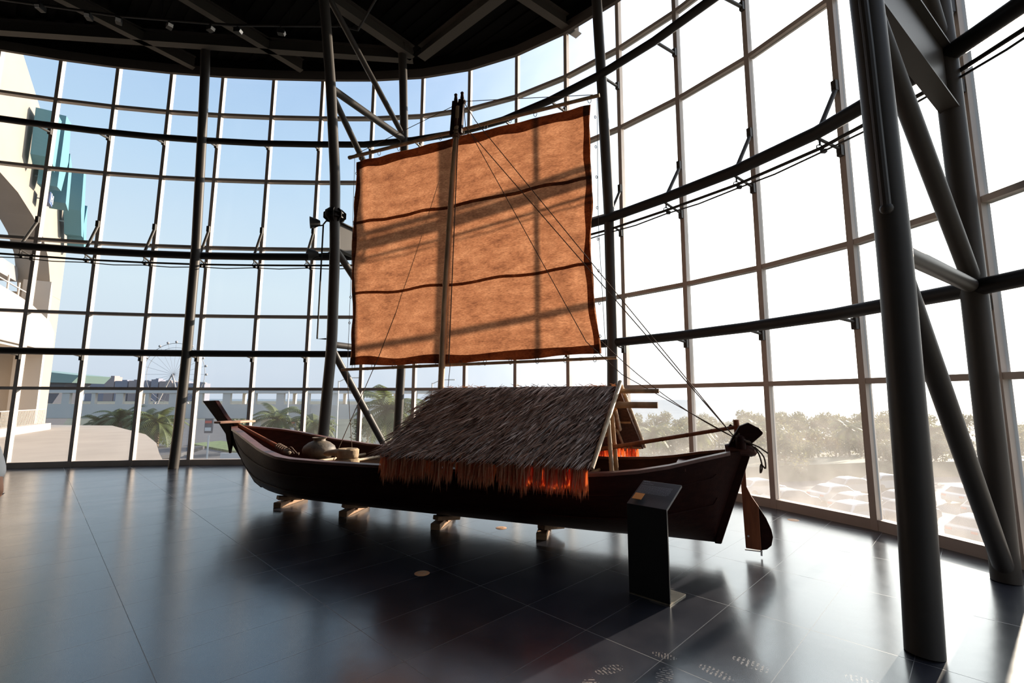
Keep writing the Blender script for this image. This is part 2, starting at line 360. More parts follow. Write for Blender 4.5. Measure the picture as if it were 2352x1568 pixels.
class MB:
    """collects geometry in world coordinates; build() links it as one mesh"""
    def __init__(s):
        s.v = []; s.f = []; s.mi = []; s.cur = 0
    def face(s, idx):
        s.f.append(idx); s.mi.append(s.cur)
    def add(s, vs, fs):
        n = len(s.v); s.v += [Vector(p) for p in vs]
        for q in fs: s.face([n + i for i in q])
        return s
    def box(s, c, size, R=None):
        c = Vector(c); a, b, d = [x / 2 for x in size]
        vs = [Vector((x, y, z)) for z in (-d, d) for y in (-b, b) for x in (-a, a)]
        if R is not None: vs = [R @ p for p in vs]
        return s.add([c + p for p in vs], [(0, 2, 3, 1), (4, 5, 7, 6), (0, 1, 5, 4), (2, 6, 7, 3), (0, 4, 6, 2), (1, 3, 7, 5)])
    def hexa(s, p):   # 8 points, bottom 0-3 ring, top 4-7 ring
        return s.add(p, [(3, 2, 1, 0), (4, 5, 6, 7), (0, 1, 5, 4), (1, 2, 6, 5), (2, 3, 7, 6), (3, 0, 4, 7)])
    def bar(s, a, b, wd, ht, up=(0, 0, 1)):
        a = Vector(a); b = Vector(b); d = (b - a).normalized()
        up = Vector(up); side = d.cross(up)
        if side.length < 1e-4: side = d.cross(Vector((0, 1, 0)))
        side.normalize(); u = side.cross(d)
        q = [a - side * wd / 2 - u * ht / 2, a + side * wd / 2 - u * ht / 2, a + side * wd / 2 + u * ht / 2, a - side * wd / 2 + u * ht / 2]
        r = [p + (b - a) for p in q]
        return s.add(q + r, [(0, 1, 2, 3), (7, 6, 5, 4), (0, 4, 5, 1), (1, 5, 6, 2), (2, 6, 7, 3), (3, 7, 4, 0)])
    def tube(s, pts, r, seg=12, caps=True):
        pts = [Vector(p) for p in pts]; n = len(pts)
        rr = r if isinstance(r, (list, tuple)) else [r] * n
        t0 = (pts[1] - pts[0]).normalized()
        ref = Vector((0, 0, 1)) if abs(t0.z) < 0.9 else Vector((1, 0, 0))
        sd = t0.cross(ref).normalized()
        base = len(s.v)
        for i, p in enumerate(pts):
            t = (pts[min(i + 1, n - 1)] - pts[max(i - 1, 0)]).normalized()
            sd = (sd - t * sd.dot(t)).normalized(); u = t.cross(sd)
            for k in range(seg):
                a = 2 * pi * k / seg
                s.v.append(p + (sd * cos(a) + u * sin(a)) * rr[i])
        for i in range(n - 1):
            for k in range(seg):
                k2 = (k + 1) % seg; o = base + i * seg
                s.face([o + k, o + k2, o + seg + k2, o + seg + k])
        if caps:
            s.face([base + k for k in reversed(range(seg))])
            s.face([base + (n - 1) * seg + k for k in range(seg)])
        return s
    def lathe(s, prof, c, seg=24, axis=None):
        c = Vector(c); base = len(s.v)
        R = axis if axis is not None else Matrix.Identity(3)
        for (r, z) in prof:
            for k in range(seg):
                a = 2 * pi * k / seg
                s.v.append(c + R @ Vector((r * cos(a), r * sin(a), z)))
        for i in range(len(prof) - 1):
            for k in range(seg):
                k2 = (k + 1) % seg; o = base + i * seg
                s.face([o + k, o + k2, o + seg + k2, o + seg + k])
        return s
    def prism(s, poly, fn, t0, t1):
        """poly: 2-D outline, fn(a,b,t)->world, extruded from t0 to t1"""
        n = len(poly)
        vs = [fn(a, b, t0) for a, b in poly] + [fn(a, b, t1) for a, b in poly]
        fs = [tuple(range(n)), tuple(reversed(range(n, 2 * n)))] + [(i, i + n, (i + 1) % n + n, (i + 1) % n) for i in range(n)]
        return s.add(vs, fs)
    def ball(s, c, r, seg=10, rings=6, sc_=(1, 1, 1)):
        prof = [(r * sin(pi * i / rings), -r * cos(pi * i / rings)) for i in range(rings + 1)]
        b = len(s.v); s.lathe([(max(a, 1e-4), z) for a, z in prof], (0, 0, 0), seg)
        for i in range(b, len(s.v)):
            p = s.v[i]; s.v[i] = Vector(c) + Vector((p.x * sc_[0], p.y * sc_[1], p.z * sc_[2]))
        return s
    def build(s, name, m, parent=None, smooth=True, label=None, cat=None, group=None, kind=None, origin=None, fix=True, bevel=0):
        me = bpy.data.meshes.new(name)
        if parent is None:
            if origin is None:
                if s.v:
                    xs = [p.x for p in s.v]; ys = [p.y for p in s.v]; zs = [p.z for p in s.v]
                    origin = Vector(((min(xs) + max(xs)) / 2, (min(ys) + max(ys)) / 2, min(zs)))
                else: origin = Vector((0, 0, 0))
            origin = Vector(origin)
            mw = Matrix.Translation(origin)
        else:
            mw = MW[parent].copy()
        inv = mw.inverted()
        me.from_pydata([inv @ p for p in s.v], [], s.f)
        ms = m if isinstance(m, (list, tuple)) else [m]
        for x in ms: me.materials.append(M[x] if isinstance(x, str) else x)
        me.polygons.foreach_set('material_index', s.mi)
        me.update()
        if fix:
            import bmesh
            bm = bmesh.new(); bm.from_mesh(me)
            bmesh.ops.recalc_face_normals(bm, faces=bm.faces)
            bm.to_mesh(me); bm.free()
        if smooth:
            me.polygons.foreach_set('use_smooth', [True] * len(me.polygons))
            try: me.set_sharp_from_angle(angle=radians(35))
            except Exception: pass
        o = bpy.data.objects.new(name, me)
        COL.objects.link(o)
        if parent is None: o.location = origin
        else: o.parent = parent
        MW[o] = mw
        if bevel:
            bv = o.modifiers.new('bevel', 'BEVEL'); bv.width = bevel; bv.segments = 2; bv.limit_method = 'ANGLE'; bv.angle_limit = radians(40)
        tag(o, label, cat, group, kind)
        return o

def copy_tree(root, loc, rotz, label=None, group=None, scale=None, mats=None):
    def cp(o, par):
        c = o.copy(); COL.objects.link(c); c.parent = par
        if mats and o.type == 'MESH':
            for i, sl in enumerate(c.material_slots):
                nm_ = sl.material.name if sl.material else None
                if nm_ in mats:
                    sl.link = 'OBJECT'; sl.material = mats[nm_]
        for ch in kids.get(o, []): cp(ch, c)
        return c
    kids = {}
    def walk(o):
        kids[o] = list(o.children)
        for ch in o.children: walk(ch)
    walk(root)
    c = cp(root, None)
    c.location = loc; c.rotation_euler = (0, 0, rotz)
    if scale: c.scale = (scale,) * 3
    if label: c['label'] = label
    if group: c['group'] = group
    return c

def catmull(pts, n=6):
    pts = [Vector(p) for p in pts]; out = []
    for i in range(len(pts) - 1):
        p0 = pts[max(i - 1, 0)]; p1 = pts[i]; p2 = pts[i + 1]; p3 = pts[min(i + 2, len(pts) - 1)]
        for k in range(n):
            t = k / n
            out.append(0.5 * ((2 * p1) + (p2 - p0) * t + (2 * p0 - 5 * p1 + 4 * p2 - p3) * t * t + (3 * p1 - p0 - 3 * p2 + p3) * t ** 3))
    out.append(pts[-1]); return out
def interp(x, xs, ys):
    if x <= xs[0]: return ys[0]
    for i in range(len(xs) - 1):
        if x <= xs[i + 1]: return ys[i] + (ys[i + 1] - ys[i]) * (x - xs[i]) / (xs[i + 1] - xs[i])
    return ys[-1]

# ------------------------------------------------------------------ glass wall geometry
P16 = [(-12.315, 11.484), (-11.012, 11.774), (-9.678, 11.998), (-8.318, 12.149), (-6.91, 12.246), (-5.513, 12.293), (-4.036, 12.294),
       (-2.599, 12.176), (-1.237, 11.862), (0.062, 11.321), (1.267, 10.569), (2.353, 9.653), (3.288, 8.641), (4.111, 7.517), (4.752, 6.307), (5.151, 4.923)]
P = [Vector(p) for p in P16]
K0, K1 = 4, 6
for _ in range(K0):
    a = P[0] - P[1]; P.insert(0, P[0] + a @ Matrix.Rotation(-radians(3.2), 2).to_2x2() if False else P[0] + Matrix.Rotation(radians(3.2), 2) @ a)
for _ in range(K1):
    a = P[-1] - P[-2]; P.append(P[-1] + Matrix.Rotation(-radians(8.4), 2) @ a)
NP = len(P)
def wn_at(i):
    t = P[min(i + 1, NP - 1)] - P[max(i - 1, 0)]; t.normalize()
    return Vector((t.y, -t.x))          # points into the room
NN = [wn_at(i) for i in range(NP)]
ZL = [0.0, 1.95, 3.901, 5.804, 7.769, 9.726, 11.45]
CEIL = 11.42
def lean(z): return -0.009 * z
def wp(i, off, z):
    q = P[i] + NN[i] * (off + lean(z)); return Vector((q.x, q.y, z))
def wpar(u, off, z):      # u: mullion number as counted in the photo (1..16)
    i = u - 1 + K0; a = int(math.floor(i)); t = i - a
    a = max(0, min(NP - 2, a))
    return wp(a, off, z).lerp(wp(a + 1, off, z), t)

# floor / ceiling / walls ------------------------------------------------
ring = [wp(i, -0.3, 0).to_2d() for i in range(NP)]
BACK = [Vector((P[-1].x - .2, -11.0)), Vector((P[0].x - 1.5, -11.0))]
outline = [tuple(q) for q in ring] + [tuple(q) for q in BACK]
def slab(name, z0, z1, m, kind='structure', step=None):
    mb = MB(); mb.prism(outline, lambda a, b, t: Vector((a, b, t)), z0, z1)
    return mb.build(name, m, smooth=False, kind=kind, origin=(0, 0, z1 if name == 'floor' else z0))
slab('floor', -0.35, 0.0, 'floor')
ceil = slab('ceiling', CEIL, CEIL + 0.3, 'deck_black')
# corrugated underside of the roof deck belongs to the ceiling
mb = MB()
import itertools
cdir = Vector((cos(radians(139)), sin(radians(139)))); cn = Vector((-cdir.y, cdir.x))
def inside(p):
    c = False; n = len(outline)
    for i in range(n):
        x1, y1 = outline[i]; x2, y2 = outline[(i + 1) % n]
        if (y1 > p[1]) != (y2 > p[1]) and p[0] < (x2 - x1) * (p[1] - y1) / (y2 - y1) + x1: c = not c
    return c
for k in range(-50, 60):
    c0 = cn * (k * 0.33)
    run = [t * 0.25 for t in range(-90, 90) if inside(c0 + cdir * (t * 0.25))]
    if len(run) > 2:
        a = c0 + cdir * (run[0] + .2); b = c0 + cdir * (run[-1] - .2)
        mb.bar((a.x, a.y, CEIL - .025), (b.x, b.y, CEIL - .025), .13, .06)
mb.build('deck_rib', 'deck_black', parent=ceil, smooth=False)
def wall(name, a, b):
    d = (Vector(b) - Vector(a)).normalized(); n = Vector((-d.y, d.x)) * .1
    mb = MB(); mb.hexa([Vector((q.x, q.y, z)) for z in (0, CEIL) for q in (Vector(a) - n, Vector(b) - n, Vector(b) + n, Vector(a) + n)])
    mb.build(name, 'wall_dark', smooth=False, kind='structure')
wall('wall_right', ring[-1], BACK[0]); wall('wall_back', BACK[0], BACK[1]); wall('wall_left', BACK[1], ring[0])

# glazed bays ------------------------------------------------------------
TW, TH = 0.085, 0.135     # mullion face width, depth
gl_mats = {}
def glass_for(u):
    d = interp(u, [0, 5, 8, 10, 13, 15, 22], [0.008, 0.018, 0.03, 0.045, 0.08, 0.09, 0.085])  # heavier on the sunward bays, standing in for sunlit haze outside
    k = round(d, 3)
    if k not in gl_mats: gl_mats[k] = mat_glass('window_glass_%d' % int(k * 1000), k)
    return gl_mats[k]
for i in range(NP - 1):
    u = i - K0 + 1
    root = thing('window_%d' % (i + 1), None, None, (P[i].x, P[i].y, 0), kind='structure')
    t = (P[i + 1] - P[i]).normalized(); nn = Vector((t.y, -t.x))
    # mullion at point i (box section following the slight lean)
    ti = Vector((-NN[i].y, NN[i].x))
    mb = MB()
    for k in range(len(ZL) - 1):
        z0, z1 = ZL[k], ZL[k + 1]
        pts = []
        for z in (z0, z1):
            for a, b in ((-TW / 2, 0), (TW / 2, 0), (TW / 2, -TH), (-TW / 2, -TH)):
                q = P[i] + NN[i] * (b + lean(z)) + ti * a; pts.append(Vector((q.x, q.y, z)))
        mb.hexa(pts)
    mb.build('mullion', 'frame', parent=root, smooth=False)
    for k, z in enumerate(ZL[:-1]):
        a = wp(i, -0.02, z); b = wp(i + 1, -0.02, z)
        hh = 0.14 if k == 0 else 0.075
        zc = z + (0.07 if k == 0 else 0)
        a.z = b.z = zc
        off = nn * (-0.055)
        a += Vector((off.x, off.y, 0)); b += Vector((off.x, off.y, 0))
        d = (b - a).normalized() * (TW / 2)
        mb = MB(); mb.bar(a + d, b - d, 0.13, hh)
        # glazing bead toward the pane
        mb.build('sill' if k == 0 else 'transom', 'frame', parent=root, smooth=False)
    for k in range(len(ZL) - 1):
        z0 = ZL[k] + (0.14 if k == 0 else 0.0375); z1 = ZL[k + 1] - 0.0375
        q = []
        for ii, z in ((i, z0), (i + 1, z0), (i + 1, z1), (i, z1)):
            p = wp(ii, -0.085, z); q.append(p)
        mb = MB(); mb.add(q, [(0, 1, 2, 3)])
        mb.build('pane', glass_for(u), parent=root, smooth=False, fix=False)
# fascia ring at the top
mb = MB()
for i in range(NP - 1):
    a0, b0 = wp(i, 0.015, 10.83), wp(i + 1, 0.015, 10.83); a1, b1 = wp(i, 0.10, 10.83), wp(i + 1, 0.10, 10.83)
    mb.hexa([a0, b0, b1, a1] + [p + Vector((0, 0, 0.26)) for p in (a0, b0, b1, a1)])
mb.build('trim_1', 'fascia', smooth=False, kind='structure')
mb = MB()
for i in range(NP - 1):
    a0, b0 = wp(i, 0.03, 11.08), wp(i + 1, 0.03, 11.08); a1, b1 = wp(i, 0.08, 11.08), wp(i + 1, 0.08, 11.08)
    mb.hexa([a0, b0, b1, a1] + [p + Vector((0, 0, CEIL - 11.08)) for p in (a0, b0, b1, a1)])
mb.build('trim_2', 'deck_black', smooth=False, kind='structure')  # black panel added to stop sky leaking in above the fascia

# ------------------------------------------------------------------ ring beams
def off1(u): return interp(u, [-2, 1, 3, 5, 7, 8, 11, 13, 16, 22], [.75, .68, .58, .50, .49, .60, .78, .78, .72, .72])
def off2(u): return interp(u, [-2, 1, 2, 4, 8, 12, 13, 15, 16, 22], [.5, .48, .38, .34, .45, .56, .60, .52, .46, .46])
def off3(u): return 0.45
US = [-2 + 0.25 * k for k in range(int((21 + 2) / 0.25) + 1)]
def beam(label, zz, off, r, name='curved_ring_beam'):
    root = thing(name, label, 'beam', tuple(wpar(8, off(8), zz)))
    MB().tube([wpar(u, off(u), zz) + Vector((0, 0, 0)) for u in US], r, 14).build('tube', 'steel_dark', parent=root)
    return root
def bracket(mb, u, z, off=0.0):
    i = u - 1 + K0; n3 = Vector((NN[i].x, NN[i].y, 0)); t3 = Vector((-n3.y, n3.x, 0))
    R = Matrix((t3, n3, Vector((0, 0, 1)))).transposed()
    c = wp(i, 0.035, z)
    mb.box(c, (0.07, 0.07, 0.16), R)
    for dz in (-.04, .04):
        mb.tube([c + n3 * 0.03 + Vector((0, 0, dz)), c + n3 * .05 + Vector((0, 0, dz))], .011, 6)
b1 = beam('upper dark curved tube beam running round the glass wall just under the roof', 8.6, off1, .082)
b2 = beam('middle dark curved tube beam crossing behind the top of the sail', 5.45, off2, .095)
b3 = beam('lowest dark curved tube beam round the glass wall at the sail foot', 2.84, off3, .085)
for u in range(-1, 21):
    i = u - 1 + K0
    s = MB().tube([wp(i, 0.0, 8.74), wpar(u, off1(u), 8.62)], .030, 10).build('strut', 'steel', parent=b1)
    m_ = MB(); bracket(m_, u, 8.75); m_.build('bracket_plate', 'steel', parent=s, smooth=False)
    s = MB().tube([wp(i, 0.02, 6.26), wpar(u, off2(u) * .9, 5.5)], .034, 10).build('strut', 'steel', parent=b2)
    m_ = MB(); bracket(m_, u, 6.30); m_.build('bracket_plate', 'steel', parent=s, smooth=False)
    s = MB().tube([wp(i, 0.0, 5.30), wpar(u, off2(u), 5.37)], .022, 8).build('strut', 'steel', parent=b2)
    m_ = MB(); bracket(m_, u, 5.28); m_.build('bracket_plate', 'steel', parent=s, smooth=False)
    s = MB().tube([wp(i, 0.0, 2.76), wpar(u, .42, 2.80)], .024, 8).build('strut', 'steel', parent=b3)
    m_ = MB(); bracket(m_, u, 2.74); m_.build('bracket_plate', 'steel', parent=s, smooth=False)
# conduits slung under the middle beam
cd = thing('cable_conduit', 'pair of thin dark cable conduits slung under the middle curved beam', 'conduit', tuple(wpar(8, .4, 5.2)))
MB().tube([wpar(u, off2(u) - .06, 5.23) for u in US], .026, 8).build('pipe', 'steel_dark', parent=cd)
MB().tube([wpar(u, off2(u) - .03, 5.15 - .03 * sin(u * pi) ** 2) for u in US], .013, 6).build('pipe', 'black', parent=cd)
for u in range(-1, 21):
    m_ = MB(); c = wpar(u, off2(u) - .05, 5.24)
    m_.tube([c + Vector((.05 * cos(a), .02 * sin(a), .05 * sin(a))) for a in [k * pi / 5 for k in range(11)]], .008, 5)
    c2 = wpar(u, off2(u) - .05, 5.36); m_.bar(c + Vector((0, 0, .03)), c2, .02, .02, up=(1, 0, 0))
    m_.box(wpar(u, off2(u) - .12, 5.2), (.07, .05, .05))
    m_.build('hanger', 'steel_dark', parent=cd)

# ------------------------------------------------------------------ columns
def oprof(z): return interp(z, [0, .9, 2.84, 5.5, 8.6, 10.5, 11.4], [.58, .52, .45, .45, .62, .75, .85])
def iprof(z): return interp(z, [0, .95, 2.8, 4.7, 6.7, 8.8, 10.55, 11.4], [2.84, 2.73, 2.63, 2.66, 2.77, 3.02, 3.30, 3.5])
ZC = [0, .5, 1, 1.9, 2.84, 3.8, 4.8, 5.6, 6.6, 7.6, 8.6, 9.5, 10.4, 11.35]
def outer_pts(u, top=11.40):
    i = u - 1 + K0
    q = [Vector((P[i].x + NN[i].x * oprof(z), P[i].y + NN[i].y * oprof(z), z)) for z in ZC]
    return catmull(q, 3)
def outer_at(u, z):
    i = u - 1 + K0; return Vector((P[i].x + NN[i].x * oprof(z), P[i].y + NN[i].y * oprof(z), z))
def single_col(u, label):
    root = thing('curved_steel_column', label, 'column', tuple(outer_at(u, 0)))
    MB().tube(outer_pts(u), .11, 20).build('shaft', 'steel', parent=root)
single_col(4, 'single curved grey steel column left of the boat, foot on the floor by the glass')
single_col(12, 'single curved grey steel column just right of the sail, hidden below by the thatch')
single_col(20, 'curved grey steel column behind the viewer on the right')
single_col(0, 'curved grey steel column beyond the left edge of the picture')

def truss(u, e, label, extra):
    A = P[u - 1 + K0]
    def inn(z, d=0.0):
        q = A + e * (iprof(z) + d); return Vector((q.x, q.y, z))
    def out(z):
        q = A + e * oprof(z); return Vector((q.x, q.y, z))
    root = thing('truss_column', label, 'column', tuple(inn(0)))
    MB().tube(catmull([inn(z) for z in ZC], 3), .11, 22).build('inner_chord', 'steel', parent=root)
    MB().tube(catmull([out(z) for z in ZC], 3), .11, 20).build('outer_chord', 'steel', parent=root)
    for za, zb, r in ((2.78, .08, .078), (5.0, 2.9, .078), (8.5, 5.62, .07), (10.85, 8.66, .07)):
        MB().tube([inn(za), out(zb)], r, 16).build('diagonal_brace', 'steel', parent=root)
    for z, r in ((2.86, .07), (8.6, .085)):
        MB().tube([inn(z), out(z)], r, 16).build('cross_brace', 'steel', parent=root)
    e3 = Vector((e.x, e.y, 0)); s3 = Vector((-e.y, e.x, 0))
    mb = MB()
    a = inn(5.3); b = out(5.3)
    web = [(inn(4.98), out(4.80), out(5.50), inn(5.60))]
    for q in web:
        mb.hexa([p + s3 * k for k in (-.012, .012) for p in q])
    for p0, p1 in ((inn(4.98), out(4.80)), (inn(5.60), out(5.50))):
        mb.bar(p0, p1, .16, .02)
    mb.build('plate_girder', 'steel', parent=root, smooth=False)
    if extra:
        # faceted node collar with fins
        c = inn(5.72); mb = MB()
        for k in range(8):
            a = 2 * pi * k / 8 + .2
            d = Vector((cos(a), sin(a), 0)); s_ = Vector((-sin(a), cos(a), 0))
            poly = [(.10, -.15), (.14, -.15), (.24, -.06), (.24, .06), (.14, .15), (.10, .15)]
            mb.prism(poly, lambda r, z, t: c + d * r + Vector((0, 0, z)) + s_ * t, -.010, .010)
        for z in (-.05, .05):
            mb.lathe([(.11, z - .012), (.19, z - .012), (.19, z + .012), (.11, z + .012)], c, 16)
        mb.build('finned_collar', 'steel_dark', parent=root, smooth=False)
    else:
        # drain pipe on the near column
        side = Vector((-.75, -.66, 0)).normalized()
        MB().tube([inn(z) + side * .125 for z in (3.15, 3.2, 4.5, 6, 8, 10, 11.3)], .033, 10).build('drain_pipe', 'steel', parent=root)
        MB().ball(inn(3.15) + side * .12, .045).build('pipe_end', 'steel', parent=root)
    return inn, out
E8 = Vector((-.4895, -.872)); E16 = Vector((-.8324, -.5542))
inn8, out8 = truss(8, E8, 'pair of braced steel columns behind the left half of the boat, carrying a finned collar', True)
inn16, out16 = truss(16, E16, 'pair of big dark braced steel columns at the right edge of the picture', False)

# floodlights on the collar column
fr = thing('hanging_pipe_bracket', 'thin black pipe frame hanging left of the finned column collar', 'bracket', tuple(inn8(3.0)))
c = inn8(5.6)
X = lambda dx, z: Vector((c.x + dx, c.y, z))
MB().tube([X(-.02, 5.60), X(-.19, 5.60), X(-.25, 5.52), X(-.25, 2.97), X(-.06, 2.97)], .018, 8).build('pipe', 'black', parent=fr)
MB().tube([X(-.25, 4.86), X(-.12, 4.86), X(0, 4.92)], .018, 8).build('arm', 'black', parent=fr)
def flood(z, label):
    r_ = thing('floodlight', label, 'floodlight', tuple(X(-.44, z)))
    ax = Vector((-.75, -.35, -.1)).normalized()
    R = ax.to_track_quat('Z', 'Y').to_matrix()
    MB().lathe([(.001, -.11), (.05, -.11), (.085, -.05), (.12, .06), (.135, .10), (.125, .10), (.11, .07), (.001, .05)], X(-.44, z), 16, R).build('housing', 'black', parent=r_)
    MB().lathe([(.001, .072), (.11, .078)], X(-.44, z), 16, R).build('lens', 'carglass', parent=r_)
    MB().tube([X(-.25, z - .06), X(-.36, z - .07), X(-.44, z - .11)], .015, 6).build('yoke', 'black', parent=r_)
flood(5.56, 'upper black floodlight mounted left of the finned column collar')
flood(4.84, 'lower black floodlight on the pipe frame left of the sail')

# ------------------------------------------------------------------ roof beams, track, spotlights
def ibeam(a, b, label, z=11.05, wd=.2, ht=.32):
    a = Vector((a[0], a[1], z + ht / 2 - .1)); b = Vector((b[0], b[1], z + ht / 2 - .1))
    mb = MB()
    mb.bar(a - Vector((0, 0, ht / 2)), b - Vector((0, 0, ht / 2)), wd, .02)
    mb.bar(a + Vector((0, 0, ht / 2)), b + Vector((0, 0, ht / 2)), wd, .02)
    mb.bar(a, b, .02, ht)
    mb.build('roof_beam', 'roof_steel', smooth=False, label=label, cat='beam')
ibeam((-2.75, 11.7), (-16.5, 10.4), 'long roof beam crossing the upper left just above the window heads')
ibeam((-2.5, 11.6), (6.0, 4.2), 'wide roof beam running up to the right from the braced column head', wd=.26)
ibeam((-2.75, 11.6), (-7.6, 6.0), 'roof beam running up to the left from the braced column head', wd=.22)
ibeam((-1.9, 8.1), (1.7, 11.0 - .2), 'short roof beam meeting the curved fascia above the sail', wd=.2)
ibeam((-12.9, 6.6), (-9.0, 12.0), 'slanting roof beam above the left window bays, the farther left one', wd=.18)
ibeam((-9.9, 6.7), (-6.0, 12.1), 'slanting roof beam above the left window bays, left of the braced column', wd=.18)
tr = thing('lighting_track', 'dark lighting pipe with spotlights under the roof at upper left', 'track', (-8, 10.2, 10.75))
MB().tube([(-12.5, 9.4, 10.78), (-9.5, 10.0, 10.78), (-6.9, 10.28, 10.78), (-4.3, 10.3, 10.78)], .03, 8).build('pipe', 'steel_dark', parent=tr)
MB().tube([(-4.3, 10.3, 10.80), (-3.85, 10.45, 10.80), (-3.1, 9.5, 10.80)], .03, 8).build('pipe', 'steel_dark', parent=tr)
for x, y in ((-11, 9.7), (-8.5, 10.13), (-5.5, 10.3)):
    MB().tube([(x, y, 10.78), (x, y, 11.4)], .01, 6).build('hanger', 'steel_dark', parent=tr)
sp_root = None
for k, (x, y, lab) in enumerate([(-10.86, 9.62, 'leftmost small spotlight on the ceiling track'), (-9.98, 9.86, 'dim small spotlight second from the left on the ceiling track'),
        (-9.38, 9.98, 'dim small spotlight third from the left on the ceiling track'), (-8.28, 10.12, 'bright-faced small spotlight fourth from the left on the ceiling track'),
        (-7.35, 10.2, 'dim small spotlight left of the single left column head'), (-6.73, 10.26, 'dim small spotlight right of the single left column head'),
        (-5.69, 10.29, 'bright-faced small spotlight nearest the braced column')]):
    if sp_root is None:
        sp_root = thing('spotlight', lab, 'spotlight', (0, 0, 0), group='spotlights on the ceiling track')
        MB().tube([(0, 0, 0), (0, 0, -.07)], .012, 6).build('stem', 'black', parent=sp_root)
        MB().box((0, -.02, -.14), (.12, .16, .12)).build('housing', 'black', parent=sp_root, smooth=False, bevel=.008)
        m_ = MB(); m_.box((.0, -.105, -.17), (.10, .012, .07), Matrix.Rotation(radians(25), 3, 'X')); m_.build('reflector', 'lamp_face', parent=sp_root, smooth=False)
        sp_root.location = (x, y, 10.75)
    else:
        copy_tree(sp_root, (x, y, 10.75), .3 * k, lab)

exec_boat = True
# ------------------------------------------------------------------ boat
BU = Vector((.922, -.388)).normalized(); BN = Vector((-BU.y, BU.x)); BC = Vector((0, 6.2)); BROT = atan2(BU.y, BU.x)
def bw(s, w_, z):
    q = BC + BU * s + BN * w_; return Vector((q.x, q.y, z))
def loc(v): return tuple(v)
WS = [-5.32, -5.15, -5.0, -4.6, -4.3, -4.0, -3.7, -3.4, -3.1, -2.8, -2.2, -1.6, -1.0, -.4, .2, .8, 1.1, 1.4, 1.7, 2.0, 2.3, 2.6, 2.75]
WW = [.03, .15, .26, .45, .58, .69, .80, .91, .985, 1.01, 1.02, 1.0, .96, .93, .87, .82, .79, .73, .64, .52, .37, .17, .04]
ZG = [1.22, 1.21, 1.19, 1.15, 1.10, 1.04, .98, .94, .90, .885, .88, .88, .88, .885, .89, .90, .90, .92, .95, 1.0, 1.07, 1.13, 1.15]
def zkeel(s):
    return interp(s, [-5.36, -5.2, -5.0, -4.83, -4.67, -4.37, -4.07, -3.7, 2.41, 2.75], [1.02, .86, .66, .48, .33, .205, .17, .15, .155, 1.10])
def hull_pt(s, v, inset=0.0):
    """v in -1..1 across the section (sign = side, |v|=1 gunwale)"""
    w_ = interp(s, WS, WW); zg = interp(s, WS, ZG); zk = zkeel(s)
    a = abs(v); full = min(1.0, max(0.0, (w_ - .1) / .6))
    p = 1.0 + 1.15 * full; q = 1.0 + .55 * full
    y = (1 - (1 - a) ** p) * max(w_ - inset, .005); z = zk + (zg - zk) * a ** q
    if inset: z = max(z, min(zk + inset * (1.4 - a), zg)) if a < .999 else zg
    return bw(s, math.copysign(y, v), z)
SS = []
for a, b in zip(WS[:-1], WS[1:]):
    n = max(1, int(round((b - a) / .15)))
    SS += [a + (b - a) * k / n for k in range(n)]
SS.append(WS[-1])
for extra_s in (2.41,): SS.append(extra_s)
SS = sorted(set(round(x, 4) for x in SS))
boat = thing('wooden_boat', 'long dark red-brown wooden boat resting on four low timber blocks', 'boat', (BC.x, BC.y, .15), BROT)
VV = [-1, -.93, -.84, -.72, -.58, -.42, -.26, -.12, 0, .12, .26, .42, .58, .72, .84, .93, 1]
mb = MB(); nv = len(VV)
for s in SS:
    for v in VV: mb.v.append(hull_pt(s, v))
for s in SS:
    for v in VV: mb.v.append(hull_pt(s, v, .045))
off = len(SS) * nv
for i in range(len(SS) - 1):
    for j in range(nv - 1):
        a = i * nv + j
        mb.cur = 0; mb.face([a, a + 1, a + nv + 1, a + nv])
        mb.cur = 1; a += off; mb.face([a, a + nv, a + nv + 1, a + 1])
    mb.cur = 0
    a = i * nv; mb.face([a, a + nv, a + nv + off, a + off])
    a = i * nv + nv - 1; mb.face([a, a + off, a + nv + off, a + nv])
for i in (0, len(SS) - 1):
    for j in range(nv - 1):
        a = i * nv + j; mb.face([a, a + off, a + off + 1, a + 1])
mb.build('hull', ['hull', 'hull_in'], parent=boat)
# gunwale caps
for side in (-1, 1):
    mb = MB(); prev = None
    gs = [s for s in SS if -5.2 <= s <= 2.66]
    for s in gs:
        w_ = interp(s, WS, WW); zg = interp(s, WS, ZG)
        wd = .10 if s < -3 else .075
        o = w_ + .018; i_ = max(w_ - wd, .004)
        ringp = [bw(s, side * i_, zg - .012), bw(s, side * o, zg - .022), bw(s, side * o, zg + .012), bw(s, side * i_, zg + .018)]
        base = len(mb.v); mb.v += ringp
        if prev is not None:
            for k in range(4): mb.face([prev + k, prev + (k + 1) % 4, base + (k + 1) % 4, base + k])
        else: mb.face([base + k for k in range(4)])
        prev = base
    mb.face([prev + k for k in range(4)])
    mb.build('gunwale', 'rail', parent=boat, smooth=True)
# plank seams, slightly raised strakes on the outside
for v in (.52, .8):
    mb = MB()
    for side in (-1, 1):
        pts = [hull_pt(s, side * v) + Vector((0, 0, 0)) + (Vector((BN.x, BN.y, 0)) * side * .003) for s in SS if -4.9 < s < 2.5]
        mb.tube(pts, .007, 5)
    mb.build('plank_seam', 'hull', parent=boat)
